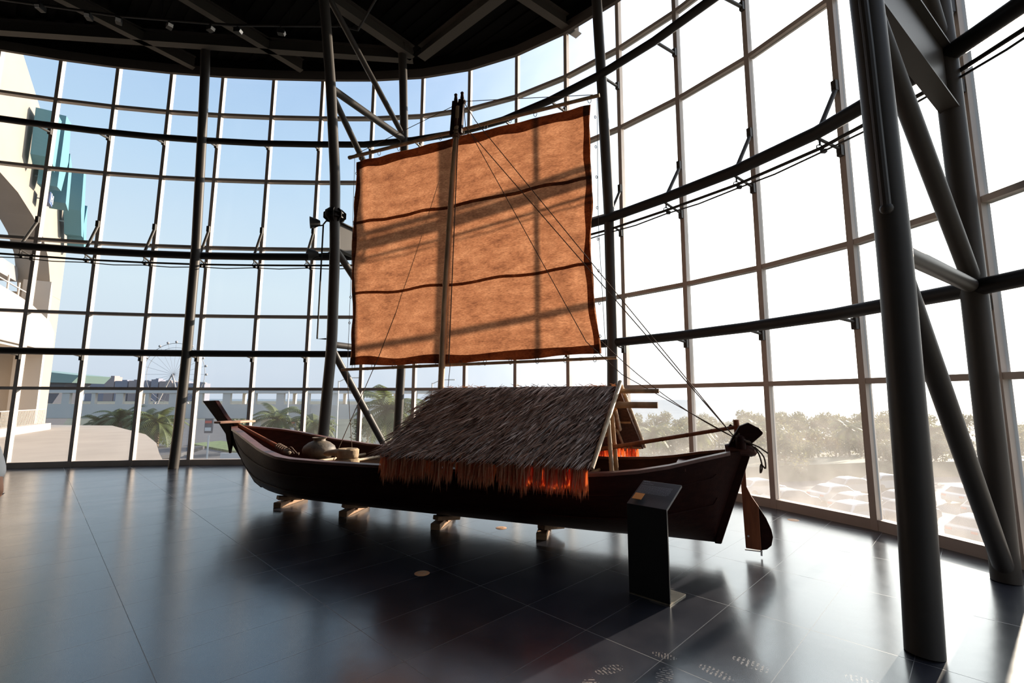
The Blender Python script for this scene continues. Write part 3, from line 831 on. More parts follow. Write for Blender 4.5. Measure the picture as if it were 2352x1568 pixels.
# stems
def centre(mbx, poly, t, m_name, part, **k):
    mbx = MB(); mbx.prism(poly, lambda a, b, q: bw(a, q, b), -t / 2, t / 2)
    return mbx.build(part, m_name, parent=boat, smooth=False, bevel=.012, **k)
centre(None, [(-6.15, 1.655), (-5.73, 1.32), (-5.36, .99), (-5.02, .66), (-4.84, .47), (-4.67, .31), (-4.5, .23), (-4.45, .30), (-4.72, .55), (-4.95, .82), (-5.1, 1.0), (-5.28, 1.2), (-5.53, 1.40), (-5.81, 1.665)], .09, 'hull', 'stem_post')
centre(None, [(2.40, .15), (2.47, .15), (2.80, 1.10), (2.78, 1.18), (2.62, 1.18), (2.60, 1.05)], .085, 'hull', 'stern_post')
centre(None, [(2.55, 1.12), (2.63, 1.28), (2.71, 1.41), (2.80, 1.45), (2.90, 1.395), (2.935, 1.35), (2.925, 1.325), (2.83, 1.235), (2.78, 1.17)], .12, 'hull', 'stern_head')
# rounded cap over the stern and knob
MB().tube([bw(2.56, 0, 1.145), bw(2.60, 0, 1.150), bw(2.78, -.02, 1.155), bw(2.83, -.02, 1.14), bw(2.86, -.02, 1.12)], [.06, .068, .068, .062, .03], 14).build('stern_cap', 'rail', parent=boat)
MB().lathe([(.001, 0), (.05, 0), (.052, .06), (.05, .1), (.035, .135), (.001, .15)], bw(2.71, -.09, 1.17), 14).build('mooring_knob', 'hull', parent=boat)
# seat board on the stem
mb = MB(); mb.prism([(-5.40, -.31), (-5.24, -.31), (-5.16, .0), (-5.20, .33), (-5.42, .33), (-5.46, .0)], lambda a, b, q: bw(a, b, q), 1.275, 1.31)
mb.build('stem_board', 'board', parent=boat, smooth=False, bevel=.006, label='pale pinkish flat board')
MB().lathe([(.001, .001), (.028, .001), (.028, .004), (.001, .004)], bw(-5.31, -.02, 1.31), 12).build('board_hole', 'black', parent=boat)
# bamboo deck
def deck(s0, s1, z):
    mb = MB(); n = 34
    for k in range(n):
        a = -1 + 2 * (k + .5) / n
        cells = []
        for s in [s0 + (s1 - s0) * q / 12 for q in range(13)]:
            w_ = interp(s, WS, WW); zk = zkeel(s); zg = interp(s, WS, ZG)
            hw = w_ * (1 - (1 - ((z - zk) / (zg - zk)) ** .62) ** 2.1) - .07
            cells.append((s, a * hw, z + random.uniform(-.004, .004)))
        wid = 2 * .8 / n * .85
        mb.tube([bw(*c_) for c_ in cells], wid / 2, 5)
    return mb.build('deck_slats', 'slat', parent=boat)
deck(-3.25, 1.75, .70)
for k, s in enumerate((-3.2, -2.75, -1.75, -1.45, -.2, .9, 1.72)):
    hw = interp(s, WS, WW) - .13
    mm = 'bamboo_pale' if k in (0, 1, 2, 3, 6) else 'bamboo'
    MB().tube([bw(s - .06, -hw, .745), bw(s + .03, 0, .742), bw(s + .1, hw, .75)], .022, 8).build('cross_pole', mm, parent=boat)
for s in (2.1,):
    hw = interp(s, WS, WW) - .03; zz = interp(s, WS, ZG) - .06
    MB().bar(bw(s, -hw, zz), bw(s, hw, zz), .12, .03).build('thwart', 'rail', parent=boat, smooth=False)
# carved star marks on the inner planking
for s, v in ((1.75, .74), (2.2, .70), (-4.1, .8), (-3.0, .8)):
    mb = MB(); p = hull_pt(s, v, .06); nrm = Vector((BN.x, BN.y, 0))
    u3 = Vector((BU.x, BU.y, 0))
    poly = [((.05 if k % 2 == 0 else .018) * cos(pi * k / 4), (.05 if k % 2 == 0 else .018) * sin(pi * k / 4)) for k in range(8)]
    mb.prism(poly, lambda a, b, q: p + u3 * a + Vector((0, 0, b)) - nrm * q, .004, .012)
    mb.build('carved_star', 'rail', parent=boat, smooth=False)

# cradle blocks
U3 = Vector((BU.x, BU.y, 0)); N3 = Vector((BN.x, BN.y, 0))
for k, (x, y, lab) in enumerate(((-3.70, 7.50, 'timber cradle block under the boat, leftmost one below the stem'), (-2.47, 6.95, 'timber cradle block under the boat, second from the left'),
                    (-1.02, 6.28, 'timber cradle block under the boat, below the left part of the thatch'), (.34, 5.86, 'timber cradle block under the boat, nearest the lectern'))):
    a = Vector((x + .02, y, 0)); d = Vector((.17, .985, 0)).normalized()
    root = thing('cradle_block', lab, 'support block', (x, y, 0), group='timber blocks under the boat')
    # where the keel line crosses
    MB().bar(a + Vector((0, 0, .04)) + d * 0, a + d * .72 + Vector((0, 0, .04)), .13, .08).build('foot_timber', 'block', parent=root, smooth=False, bevel=.006)
    d2 = Vector((.75, .66, 0)).normalized()
    p0 = a + Vector((0, 0, .155)); 
    keel = None
    MB().bar(p0 + d2 * 0.0, p0 + d2 * .36 + Vector((0, 0, -.045)), .12, .055).build('cradle_arm', 'block', parent=root, smooth=False, bevel=.006)
    q = a + d * .72
    MB().bar(q + Vector((0, 0, .155)), a + d2 * .30 + Vector((0, 0, .108)), .12, .05).build('cradle_arm', 'block', parent=root, smooth=False, bevel=.006)
    c_ = a + d * .33
    MB().box(c_ + Vector((0, 0, .095)), (.16, .16, .10)).build('centre_wedge', 'block', parent=root, smooth=False)

# ------------------------------------------------------------------ mast, sail, rigging
mast = thing('bamboo_mast', 'tall bamboo mast standing in front of the orange sail', 'mast', loc(bw(-1.2, 0, .55)), BROT)
def mast_s(z): return interp(z, [.5, 1.84, 3.06, 5.05, 5.8, 6.3], [-1.14, -1.10, -1.07, -.97, -.905, -.885])
pts = []; rad = []
z = .55
while z < 5.85:
    for dz, r in ((0, .046), (.02, .052), (.04, .046), (.36, .044)):
        pts.append(bw(mast_s(z + dz), 0, z + dz)); rad.append(r * (1.05 - .02 * z))
    z += .40
MB().tube(pts, rad, 14).build('pole', 'bamboo', parent=mast)
for dw in (-.055, .055):
    mb = MB(); mb.bar(bw(-.925 + dw, 0, 5.68), bw(-.89 + dw, 0, 6.22), .05, .09, up=U3)
    mb.lathe([(.001, -.04), (.03, -.03), (.022, .03), (.028, .06), (.001, .085)], bw(-.885 + dw, 0, 6.27), 10)
    mb.build('head_cheek', 'hull', parent=mast)
MB().tube([bw(-.99, 0, 6.16), bw(-.77, 0, 6.17)], .025, 8).build('head_pin', 'hull', parent=mast)
MB().box(bw(-.90, 0, 5.85), (.09, .08, .12)).build('sheave_block', 'hull_in', parent=mast, smooth=False)
mb = MB()
for z in (5.62, 5.66, 5.72):
    mb.lathe([(.05, z - .012), (.062, z), (.05, z + .012)], bw(mast_s(z), 0, 0), 12)
mb.build('rope_lashing', 'rope', parent=mast)

SW = .13
sail = thing('square_sail', 'large translucent orange-brown square sail hung between two spars', 'sail', loc(bw(-1.0, SW, 2.2)), BROT)
NX, NZ = 90, 80
def sail_pt(u, v, o=0.0):
    # u 0..1 left to right, v 0..1 bottom to top
    s0 = -2.90 - .04 * v + .012 * sin(v * 9); s1 = 1.15 - .03 * v + .02 * sin(v * 11 + 1) - .05 * sin(pi * v)
    s = s0 + (s1 - s0) * u
    zt = 5.71 + .006 * sin(u * 40); zb = 2.235 + .03 * sin(u * pi * 1.0) * -1 + .01 * sin(u * 23) + .05 * u * u
    z = zb + (zt - zb) * v
    edge_l = math.exp(-u * 9); edge_r = math.exp(-(1 - u) * 7)
    d = .022 * noise.noise(Vector((s * .8, z * .5, 0))) + .010 * noise.noise(Vector((s * 3, z * 2, 5)))
    d += .022 * edge_r * sin((u - .25 * (1 - v)) * 70) * (1 - v * .6) + .020 * edge_l * sin((u + .12 * v) * 60)
    d += .02 * sin(pi * v) * sin(pi * u)
    return bw(s, SW + d + o, z)
mb = MB()
for j in range(NZ + 1):
    for i in range(NX + 1): mb.v.append(sail_pt(i / NX, j / NZ))
for j in range(NZ):
    for i in range(NX):
        a = j * (NX + 1) + i; mb.face([a, a + 1, a + NX + 2, a + NX + 1])
mb.build('cloth', 'sail', parent=sail, fix=False)
def band(u0, u1, v0f, v1f, name, n=90, vert=False):
    mb = MB()
    for k in range(n + 1):
        t = k / n
        if not vert:
            u = u0 + (u1 - u0) * t; a = sail_pt(u, v0f(t), -.006); b = sail_pt(u, v1f(t), -.006)
        else:
            a = sail_pt(u0 + .003 * sin(t * 30), v0f(t), -.006); b = sail_pt(u1 + .004 * sin(t * 23 + 1), v0f(t), -.006)
        mb.v += [a, b]
        if k: m_ = len(mb.v); mb.face([m_ - 4, m_ - 3, m_ - 1, m_ - 2])
    mb.build(name, 'hem', parent=sail, fix=False)
band(0, 1, lambda t: .957 + .004 * sin(t * 31), lambda t: 1.0, 'hem')
band(0, 1, lambda t: 0.0, lambda t: .035 + .005 * sin(t * 19), 'hem')
band(0, .018, lambda t: t, None, 'hem', vert=True)
band(.978, 1.0, lambda t: t, None, 'hem', vert=True)
band(0, 1, lambda t: .682 + .015 * (t - .5) + .003 * sin(t * 25), lambda t: .697 + .015 * (t - .5) + .003 * sin(t * 25), 'seam_band')
band(0, 1, lambda t: .332 + .010 * (t - .5) + .004 * sin(t * 21), lambda t: .345 + .010 * (t - .5) + .004 * sin(t * 21), 'seam_band')
def bam(a, b, r, n=9):
    pts = []; rr = []
    a = Vector(a); b = Vector(b)
    for k in range(n):
        for f, q in ((0, 1), (.06, 1.12), (.12, 1.0)):
            pts.append(a.lerp(b, (k + f) / n)); rr.append(r * q * (1 - .15 * k / n))
    pts.append(b); rr.append(r * .85)
    return pts, rr
yp, yr = bam(bw(-3.10, SW - .02, 5.815), bw(1.24, SW - .02, 5.80), .030)
MB().tube(yp, yr, 10).build('upper_spar', 'bamboo', parent=sail)
yp, yr = bam(bw(-3.04, SW - .02, 2.165), bw(1.38, SW - .02, 2.215), .024)
MB().tube(yp, yr, 10).build('lower_spar', 'bamboo', parent=sail)
def ringt(c, r=.035):
    mb = MB(); mb.tube([c + U3 * r * cos(a) * .5 + Vector((0, 0, r * sin(a))) + N3 * .01 * cos(a) for a in [k * pi / 4 for k in range(9)]], .0045, 5, caps=False)
    mb.build('tie_ring', 'rope', parent=sail)
for k in range(11):
    ringt(bw(-2.85 + k * .395, SW - .02, 5.765), .045); ringt(bw(-2.8 + k * .39, SW - .02, 2.21), .042)
for k in range(8):
    zz = 2.5 + k * .43
    ringt(bw(-2.94, SW, zz), .02); ringt(bw(1.17, SW, zz), .02)
mb = MB(); mb.tube([bw(-2.99, SW, 5.8), bw(-2.955, SW, 4), bw(-2.94, SW, 2.17)], .004, 5); mb.build('side_line', 'rope', parent=sail); mb = MB(); mb.tube([bw(1.20, SW, 5.8), bw(1.18, SW, 4), bw(1.24, SW, 2.22)], .004, 5)
mb.build('side_line', 'rope', parent=sail)

def rope(pts, label, r=.006, sag=0.0):
    a = Vector(pts[0]); out = []
    for q in range(len(pts) - 1):
        a = Vector(pts[q]); b = Vector(pts[q + 1])
        for k in range(10):
            t = k / 10; p = a.lerp(b, t); p.z -= sag * 4 * t * (1 - t); out.append(p)
    out.append(Vector(pts[-1]))
    MB().tube(out, r, 6).build('rigging_rope', 'rope', label=label, cat='rope', group=None)
HD = bw(-.79, -.03, 6.16)
STN = bw(2.66, -.02, 1.28)
rope([HD, bw(-.55, -.08, 5.75), STN], 'uppermost stay rope running from the mast head down to the right-hand stem', .006)
rope([HD, bw(-.72, -.08, 5.70), bw(2.64, -.03, 1.31)], 'second stay rope from the mast head to the right-hand stem, just under the uppermost', .006)
rope([bw(-.70, -.06, 5.7), bw(1.02, .0, 2.42), bw(1.45, .02, 2.0), STN], 'steeper rope crossing the sail face to its lower right corner and on to the stem', .0055)
rope([bw(1.19, SW - .02, 2.43), STN], 'sheet rope sagging from the lower right sail corner to the right-hand stem', .0055, .10)
rope([bw(-.99, 0, 6.15), bw(-3.0, SW - .02, 5.84)], 'lift rope from the mast head to the left end of the upper spar', .005)
rope([HD, bw(1.15, SW - .02, 5.83)], 'lift rope from the mast head to the right end of the upper spar', .005)
rope([bw(-.86, -.05, 5.68), bw(-.93, -.05, 3.0), bw(-.95, -.05, 2.2)], 'halyard rope hanging just right of the mast down the sail', .008)
rope([bw(-.99, .0, 6.14), bw(-1.0, .06, 5.75)], 'short light rope left of the mast head', .005)
rope([bw(-1.0, .3, 5.7), bw(-2.3, .1, 2.35), bw(-2.85, -.2, .74)], 'pale backstay running down left behind the sail to the deck', .006)
rope([bw(-2.95, SW, 2.15), bw(-2.95, .35, .74)], 'thin line hanging from the left end of the lower spar to the deck', .005)
rope([bw(-.93, -.04, 2.2), bw(-.96, -.04, 1.86)], 'short line dropping from the lower spar beside the mast', .005)
# loose rope ends at the stern
rp = thing('mooring_rope', 'knotted rope with loose ends hanging from the right-hand stem', 'rope', loc(bw(2.8, -.1, 1.1)), BROT)
MB().tube([bw(2.66, -.1, 1.30), bw(2.76, -.12, 1.26), bw(2.80, -.10, 1.24), bw(2.78, -.02, 1.27), bw(2.70, .08, 1.30)], .014, 6).build('knot', 'rope', parent=rp)
MB().tube(catmull([bw(2.79, -.1, 1.24), bw(2.87, -.1, 1.14), bw(2.90, -.1, 1.0), bw(2.88, -.1, .93), bw(2.89, -.1, 1.02), bw(2.93, -.1, .98), bw(2.92, -.1, 1.1), bw(2.84, -.1, 1.2)], 4), .008, 5).build('loose_end', 'rope', parent=rp)
MB().tube([bw(2.79, -.1, 1.24), bw(2.88, -.12, 1.20), bw(2.96, -.14, 1.14)], .008, 5).build('loose_end', 'rope', parent=rp)
# the lashing that ties stays to the stern
MB().tube([bw(2.64, -.07, 1.25), bw(2.70, -.075, 1.33), bw(2.70, .075, 1.33), bw(2.64, .07, 1.25), bw(2.64, -.07, 1.25)], .01, 6).build('lashing', 'rope', parent=rp)

# ------------------------------------------------------------------ thatched shelter
hut = thing('thatched_shelter', 'thatched gable roof shelter with long grass fringe on the boat deck', 'shelter', loc(bw(.1, 0, .72)), BROT)
RZ, EZ = 1.84, 1.02
def roof_pt(side, s, t, o=0.0):
    """t 0 ridge .. 1 eave, o lifts off the slope"""
    flare = -.12 * t * (1 if s < .1 else 0) * min(1, (.1 - s) / 1.2) if s < .1 else 0
    w_ = side * (1.13 * t)
    z = RZ + (EZ - RZ) * (abs(t) ** .96 * (1 if t > 0 else -1))
    nrm = Vector((BN.x * side * .6, BN.y * side * .6, .8))
    return bw(s + flare - (.10 if side < 0 else -.13) * t * (1 if s > .5 else 0) * min(1, (s - .5)), w_, z) + nrm * o
S0, S1 = -1.10, 1.42
for side, nm in ((-1, 'near'), (1, 'far')):
    mb = MB()
    n1, n2 = 20, 10
    for layer in (0, 1):
        for i in range(n1 + 1):
            for j in range(n2 + 1):
                mb.v.append(roof_pt(side, S0 + (S1 - S0) * i / n1, j / n2, -.02 if layer == 0 else .02))
    o = (n1 + 1) * (n2 + 1)
    for L_ in (0, o):
        for i in range(n1):
            for j in range(n2):
                a = L_ + i * (n2 + 1) + j; mb.face([a, a + 1, a + n2 + 2, a + n2 + 1])
    for i in range(n1):
        for j in (0, n2):
            a = i * (n2 + 1) + j; mb.face([a, a + n2 + 1, a + n2 + 1 + o, a + o])
    for j in range(n2):
        for i in (0, n1):
            a = i * (n2 + 1) + j; mb.face([a, a + 1, a + 1 + o, a + o])
    mb.build('thatch_backing', 'thatch_in', parent=hut, smooth=False)
    rnd = random.Random(11 + side)
    def strand(mb, a, m_, b, wd, sv):
        base = len(mb.v); mb.v += [a - sv * wd, a + sv * wd, m_ + sv * wd * .9, m_ - sv * wd * .9, b]
        mb.face([base, base + 1, base + 2, base + 3]); mb.face([base + 3, base + 2, base + 4])
    mb = MB()
    rows = 8
    for r_ in range(rows):
        for k in range(520 if side < 0 else 240):
            s = S0 - .03 + (S1 - S0 + .05) * rnd.random()
            t0 = max(0, (r_ + rnd.uniform(-.4, .4)) / rows)
            t1 = min(t0 + rnd.uniform(.13, .25), 1.04 + rnd.uniform(0, .06))
            skew = -rnd.uniform(.25, .75) * (t1 - t0) + rnd.uniform(-.05, .05)
            lift = rnd.uniform(.02, .05) + (.05 if rnd.random() < .05 else 0)
            a = roof_pt(side, s, t0, .022); b = roof_pt(side, s + skew, t1, .022 + lift)
            m_ = a.lerp(b, .55) + Vector((0, 0, .010))
            mb.cur = rnd.choice((0, 0, 1, 1, 2, 3))
            tilt = (U3 + Vector((0, 0, rnd.uniform(-.7, .7))) + N3 * rnd.uniform(-.5, .5)).normalized()
            strand(mb, a, m_, b, rnd.uniform(.004, .010), tilt)
    for k in range(60):     # stray strands along the ridge and the left edge
        if k < 30: s = rnd.uniform(S0, S1); a = roof_pt(side, s, 0, .03); b = a + U3 * rnd.uniform(-.12, .1) + Vector((0, 0, rnd.uniform(-.01, .05)))
        else: t0 = rnd.random(); a = roof_pt(side, S0, t0, .02); b = roof_pt(side, S0 - rnd.uniform(.03, .09), t0 + .1, .06)
        mb.cur = rnd.choice((0, 1, 2)); strand(mb, a, a.lerp(b, .6), b, .004, Vector((0, 0, 1)) if k < 30 else N3)
    mb.build('thatch_strands', ['thatch', 'thatch_mid', 'thatch_pale', 'thatch_dark'], parent=hut, smooth=False, fix=False, kind='stuff')
    mb = MB()
    for k in range(2000 if side < 0 else 1000):
        s = S0 + .0 + (S1 - S0 - .06) * rnd.random()
        cl = noise.noise(Vector((s * 9, side * 3.1, 0))) + .5 * noise.noise(Vector((s * 27, side * 7.1, 4)))
        if cl < -.25 and rnd.random() < .75: continue
        ln = .20 + .10 * rnd.random() + .09 * cl + (.05 if rnd.random() < .1 else 0)
        tt = 1.0 - rnd.random() * .06
        a = roof_pt(side, s, tt, rnd.uniform(-.03, .05))
        b = a + Vector((0, 0, -ln)) + U3 * (rnd.uniform(-.03, .025)) + N3 * side * rnd.uniform(-.01, .05)
        mb.cur = rnd.choice((0, 0, 1))
        strand(mb, a, a.lerp(b, .6), b, rnd.uniform(.0035, .0085), (U3 + N3 * rnd.uniform(-.6, .6)).normalized())
    mb.build('thatch_fringe', ['fringe', 'fringe_pale'], parent=hut, smooth=False, fix=False, kind='stuff', label='hanging orange fringe glowing where the sun shines through' if side < 0 else None)
# gable poles and frame
def pole(a, b, r, m_='bamboo', name='frame_pole', n=5):
    p_, q_ = bam(a, b, r, n); MB().tube(p_, q_, 10).build(name, m_, parent=hut)
pole(roof_pt(-1, S1 + .01, -.03, .05), roof_pt(-1, S1 + .01, 1.02, .03), .027, 'bamboo_pale', 'gable_pole')
pole(roof_pt(1, S1 + .01, -.03, .05), roof_pt(1, S1 + .01, 1.02, .03), .024, 'bamboo_pale', 'gable_pole')
pole(bw(-1.0, 0, 1.80), bw(1.88, 0.0, 1.795), .034, 'bamboo', 'ridge_pole', 7)
pole(bw(-1.0, -.0, 1.63), bw(1.86, -.0, 1.63), .046, 'bamboo', 'ridge_pole', 6)
pole(bw(1.32, -.06, .72), bw(1.28, -.06, 1.60), .028, 'bamboo_pale', 'post', 4)
pole(bw(1.30, .34, .72), bw(1.30, .12, 1.55), .028, 'bamboo', 'post', 4)
pole(bw(-.95, -.06, .72), bw(-.95, -.05, 1.60), .028, 'bamboo', 'post', 4)
for side in (-1, 1):
    for s in (-.9, .2, 1.2): pole(roof_pt(side, s, .02, -.05), roof_pt(side, s, 1.0, -.05), .022, 'bamboo', 'rafter', 4)
    for t in (.5, .97): pole(roof_pt(side, S0 + .05, t, -.03), roof_pt(side, S1 - .02, t, -.03), .018, 'bamboo', 'batten', 6)
pole(bw(1.3, .62, 1.30), bw(1.35, .05, 1.58), .03, 'bamboo', 'brace', 3)
pole(bw(.6, .85, .98), bw(1.28, .55, 1.30), .03, 'bamboo', 'brace', 3)

# ------------------------------------------------------------------ steering gear
rud = thing('steering_rudder', 'orange-brown wooden rudder paddle hanging below the right-hand stem', 'rudder', loc(bw(2.78, .2, .05)), BROT)
RW = .17
def rp_(a, b, q): return bw(a, q, b)
prof = [(2.715, .085), (2.70, .95), (2.755, .95), (2.757, .74), (2.80, .64), (2.87, .53), (2.93, .42), (2.975, .31), (2.985, .23), (2.965, .14), (2.92, .09), (2.875, .078)]
mb = MB(); mb.prism([(2.715, .085), (2.70, .95), (2.755, .95), (2.757, .74), (2.80, .64), (2.865, .535), (2.865, .078)], rp_, RW - .018, RW + .018)
mb.build('blade', 'rudder', parent=rud, smooth=False, bevel=.006)
mb = MB(); mb.prism([(2.865, .078), (2.865, .535), (2.93, .42), (2.972, .31), (2.985, .23), (2.965, .14), (2.92, .095)], rp_, RW - .016, RW + .016)
mb.build('blade_edge', 'hull', parent=rud, smooth=False, bevel=.006, label='darker outer plank')
MB().tube([bw(2.728, RW, .90), bw(2.70, RW, 1.2), bw(2.69, RW, 1.47)], .032, 12).build('shaft', 'rudder', parent=rud)
MB().box(bw(2.79, RW, .066), (.17, .02, .012), Matrix.Rotation(BROT, 3, 'Z')).build('foot_strip', 'white', parent=rud, smooth=False)
MB().tube([bw(2.865, RW, .02), bw(2.865, RW, .10)], .010, 8).build('foot_peg', 'white', parent=rud)
MB().tube([bw(2.745, RW - .022, .215), bw(2.745, RW - .017, .215)], .010, 10).build('peg_hole', 'white', parent=rud)
MB().tube([bw(2.62, RW, 1.41), bw(2.66, RW, 1.38)], .02, 8).build('tiller_pin', 'hull', parent=rud)
p_, q_ = bam(bw(1.05, .15, 1.06), bw(2.69, RW - .03, 1.39), .026, 6)
MB().tube(p_, q_, 10).build('tiller_pole', 'rudder', label='long straight tiller pole running from the shelter to the rudder head', cat='pole')

# wooden anchor at the left stem
anc = thing('wooden_anchor', 'wooden anchor with a round orange shaft lying inside the left end of the boat', 'anchor', loc(bw(-4.7, -.2, .9)), BROT)
A0 = bw(-5.29, 0, 1.262); A1 = bw(-4.06, 0, .85)
MB().tube([A0, A0.lerp(A1, .5), A1], [.030, .034, .04], 12).build('shaft', 'rudder', parent=anc)
mb = MB(); mb.prism([(-5.36, 1.10), (-5.32, 1.22), (-5.25, 1.26), (-5.22, 1.05), (-5.20, .95), (-5.235, .76), (-5.285, .90), (-5.33, 1.0)], lambda a, b, q: bw(a, q, b), -.115, -.065)
mb.build('fluke', 'hull', parent=anc, smooth=False, bevel=.006)
mb = MB()
for k in range(5):
    c_ = A1.lerp(A0, -.02 + .035 * k)
    mb.tube([c_ + Vector((0, 0, .055 * sin(a))) + N3 * .055 * cos(a) + U3 * .01 * sin(a * 2) for a in [q * pi / 6 for q in range(13)]], .013, 6)
mb.tube(catmull([A1 + U3 * .0, A1 + U3 * .12 + Vector((0, 0, .06)), A1 + U3 * .22 + Vector((0, 0, .0)), A1 + U3 * .30 + Vector((0, 0, -.05)), A1 + U3 * .2 + N3 * .1 + Vector((0, 0, -.04))], 5), .012, 6)
mb.tube(catmull([A1 + N3 * .03, A1 + U3 * .10 + Vector((0, 0, .02)), A1 + U3 * .26 + Vector((0, 0, -.03)) - N3 * .05, A1 + U3 * .15 + Vector((0, 0, -.07))], 5), .012, 6)
mb.build('rope_coil', 'rope', parent=anc)
MB().ball(A1 + U3 * .05 + Vector((0, 0, -.02)), .075, 12, 8, (1, 1, .7)).build('anchor_stone', 'jar', parent=anc)

# jar and quern
JC = bw(-3.42, .10, .724)
jr = thing('clay_jar', 'round dark clay jar with a short neck standing on the left deck', 'jar', loc(JC), BROT)
MB().lathe([(a_ * .9, b_ * .87) for a_, b_ in [(.001, 0), (.14, 0), (.20, .04), (.275, .13), (.285, .19), (.26, .25), (.18, .315), (.105, .345), (.10, .375), (.125, .395), (.13, .405), (.115, .405), (.09, .38), (.085, .34), (.15, .30), (.23, .2), (.1, .02), (.001, .02)]],
           JC, 36).build('body', 'jar', parent=jr)
qn = thing('stone_quern', 'tan stone hand mill of two stacked stones on the left deck edge', 'hand mill', loc(bw(-2.42, -.40, .72)), BROT)
QC = bw(-2.36, -.42, 0)
def rock(prof, c, seg=28, amp=.008, sd_=1):
    m_ = MB(); m_.lathe(prof, c, seg)
    for i, p in enumerate(m_.v):
        n_ = noise.noise(p * 9 + Vector((sd_, 0, 0))); d_ = Vector((p.x - c[0], p.y - c[1], 0))
        if d_.length > .02: m_.v[i] = p + d_.normalized() * n_ * amp * 2 + Vector((0, 0, n_ * amp * .5))
    return m_
rock([(.001, .735), (.15, .735), (.165, .76), (.165, .84), (.155, .858), (.001, .858)], QC, sd_=3).build('lower_stone', 'stone', parent=qn)
rock([(.001, .862), (.14, .862), (.15, .88), (.15, .975), (.13, .995), (.055, .99), (.035, .965), (.001, .96)], QC, sd_=8).build('upper_stone', 'stone', parent=qn)
MB().lathe([(.001, .968), (.037, .969)], QC, 16).build('feed_hole', 'black', parent=qn)
mb = MB(); hd = (-U3 * .92 - N3 * .15).normalized(); sdv = Vector((-hd.y, hd.x, 0))
q0 = Vector((QC.x, QC.y, .945)) + hd * .09
for t_, ww_, hh_ in ((0, .12, .050), (.12, .085, .048), (.22, .062, .042), (.275, .045, .032)):
    c_ = q0 + hd * t_ - Vector((0, 0, .02 * t_ / .2)); b_ = len(mb.v)
    for k in range(10):
        a = 2 * pi * k / 10; n_ = 1 + .12 * noise.noise(Vector((t_ * 20, a, 2)))
        mb.v.append(c_ + sdv * ww_ * cos(a) * n_ + Vector((0, 0, hh_ * sin(a) * n_)))
    if b_ > 0:
        for k in range(10): mb.face([b_ - 10 + k, b_ - 10 + (k + 1) % 10, b_ + (k + 1) % 10, b_ + k])
mb.face([len(mb.v) - 10 + k for k in range(10)])
mb.build('handle_lug', 'stone', parent=qn)

# ------------------------------------------------------------------ lectern
LR = Vector((1.311, 4.06, 0)); LL = Vector((1.038, 4.320, 0)); LN = Vector((.70, .71, 0)).normalized()
le = thing('information_lectern', 'dark bent-metal information lectern standing in front of the boat', 'lectern', tuple((LR + LL) / 2))
def lhex(a, b, c_, d, th):
    n = (b - a).cross(d - a).normalized() * th
    return MB().hexa([a, b, c_, d, a + n, b + n, c_ + n, d + n])
zt = .768; up = Vector((0, 0, 1))
lhex(LL, LR, LR + up * zt, LL + up * zt, -.022).build('upright', 'lectern', parent=le, smooth=False, bevel=.003)
tb = LN * .31 + up * (.932 - .768)
Lt, Rt = LL + up * zt, LR + up * zt
lhex(Lt, Rt, Rt + tb, Lt + tb, -.022).build('sloping_top', 'lectern_top', parent=le, smooth=False, bevel=.003)
lhex(LL + up * .001, LR + up * .001, LR + LN * .30 + up * .001, LL + LN * .30 + up * .001, .012).build('base_plate', 'plate', parent=le, smooth=False)
def lp(a, b):   # a across 0..1 left-right, b 0..1 front-back on the top
    n = (Rt - Lt).cross(tb).normalized()
    if n.z < 0: n = -n
    return Lt + (Rt - Lt) * a + tb * b + n * .0245
for i_, (a0, a1, b0, b1_) in enumerate([(.10, .26, .86, .89), (.10, .38, .78, .80)] + [(.10, .10 + .80 - .05 * (k == 7), .70 - k * .042, .718 - k * .042) for k in range(8)]):
    mb = MB(); rr_ = random.Random(i_)
    x = a0
    while x < a1 - .01:
        wl = min(rr_.uniform(.02, .06), a1 - x)
        mb.add([lp(x, b0), lp(x + wl, b0), lp(x + wl, b1_), lp(x, b1_)], [(0, 1, 2, 3)]); x += wl + .010
    mb.build('text_line', 'print', parent=le, smooth=False, fix=False)
a0, b0 = .10, .13
q = [lp(a0, b0), lp(a0 + .24, b0), lp(a0 + .24, b0 + .24), lp(a0, b0 + .24)]
up2 = (q[1] - q[0]).cross(q[3] - q[0]).normalized() * .004
MB().hexa(q + [p + up2 for p in q]).build('copper_plaque', 'copper', parent=le, smooth=False, label='small copper-coloured square plate')

# floor outlet covers
for x, y, lab in ((-.14, 6.39, 'round brass floor outlet cover between the two middle boat blocks'), (-.88, 4.78, 'round brass floor outlet cover in the dark shadow before the boat'),
                  (4.0, 6.82, 'round brass floor outlet cover by the glass right of the rudder')):
    r_ = thing('floor_outlet', lab, 'floor outlet', (x, y, 0), group='brass floor outlets')
    MB().lathe([(.001, .004), (.065, .004), (.075, .0005)], (x, y, 0), 24).build('cover', 'brass', parent=r_)
    MB().lathe([(.03, .0045), (.034, .006), (.038, .0045)], (x, y, 0), 20).build('ring', 'plate', parent=r_)
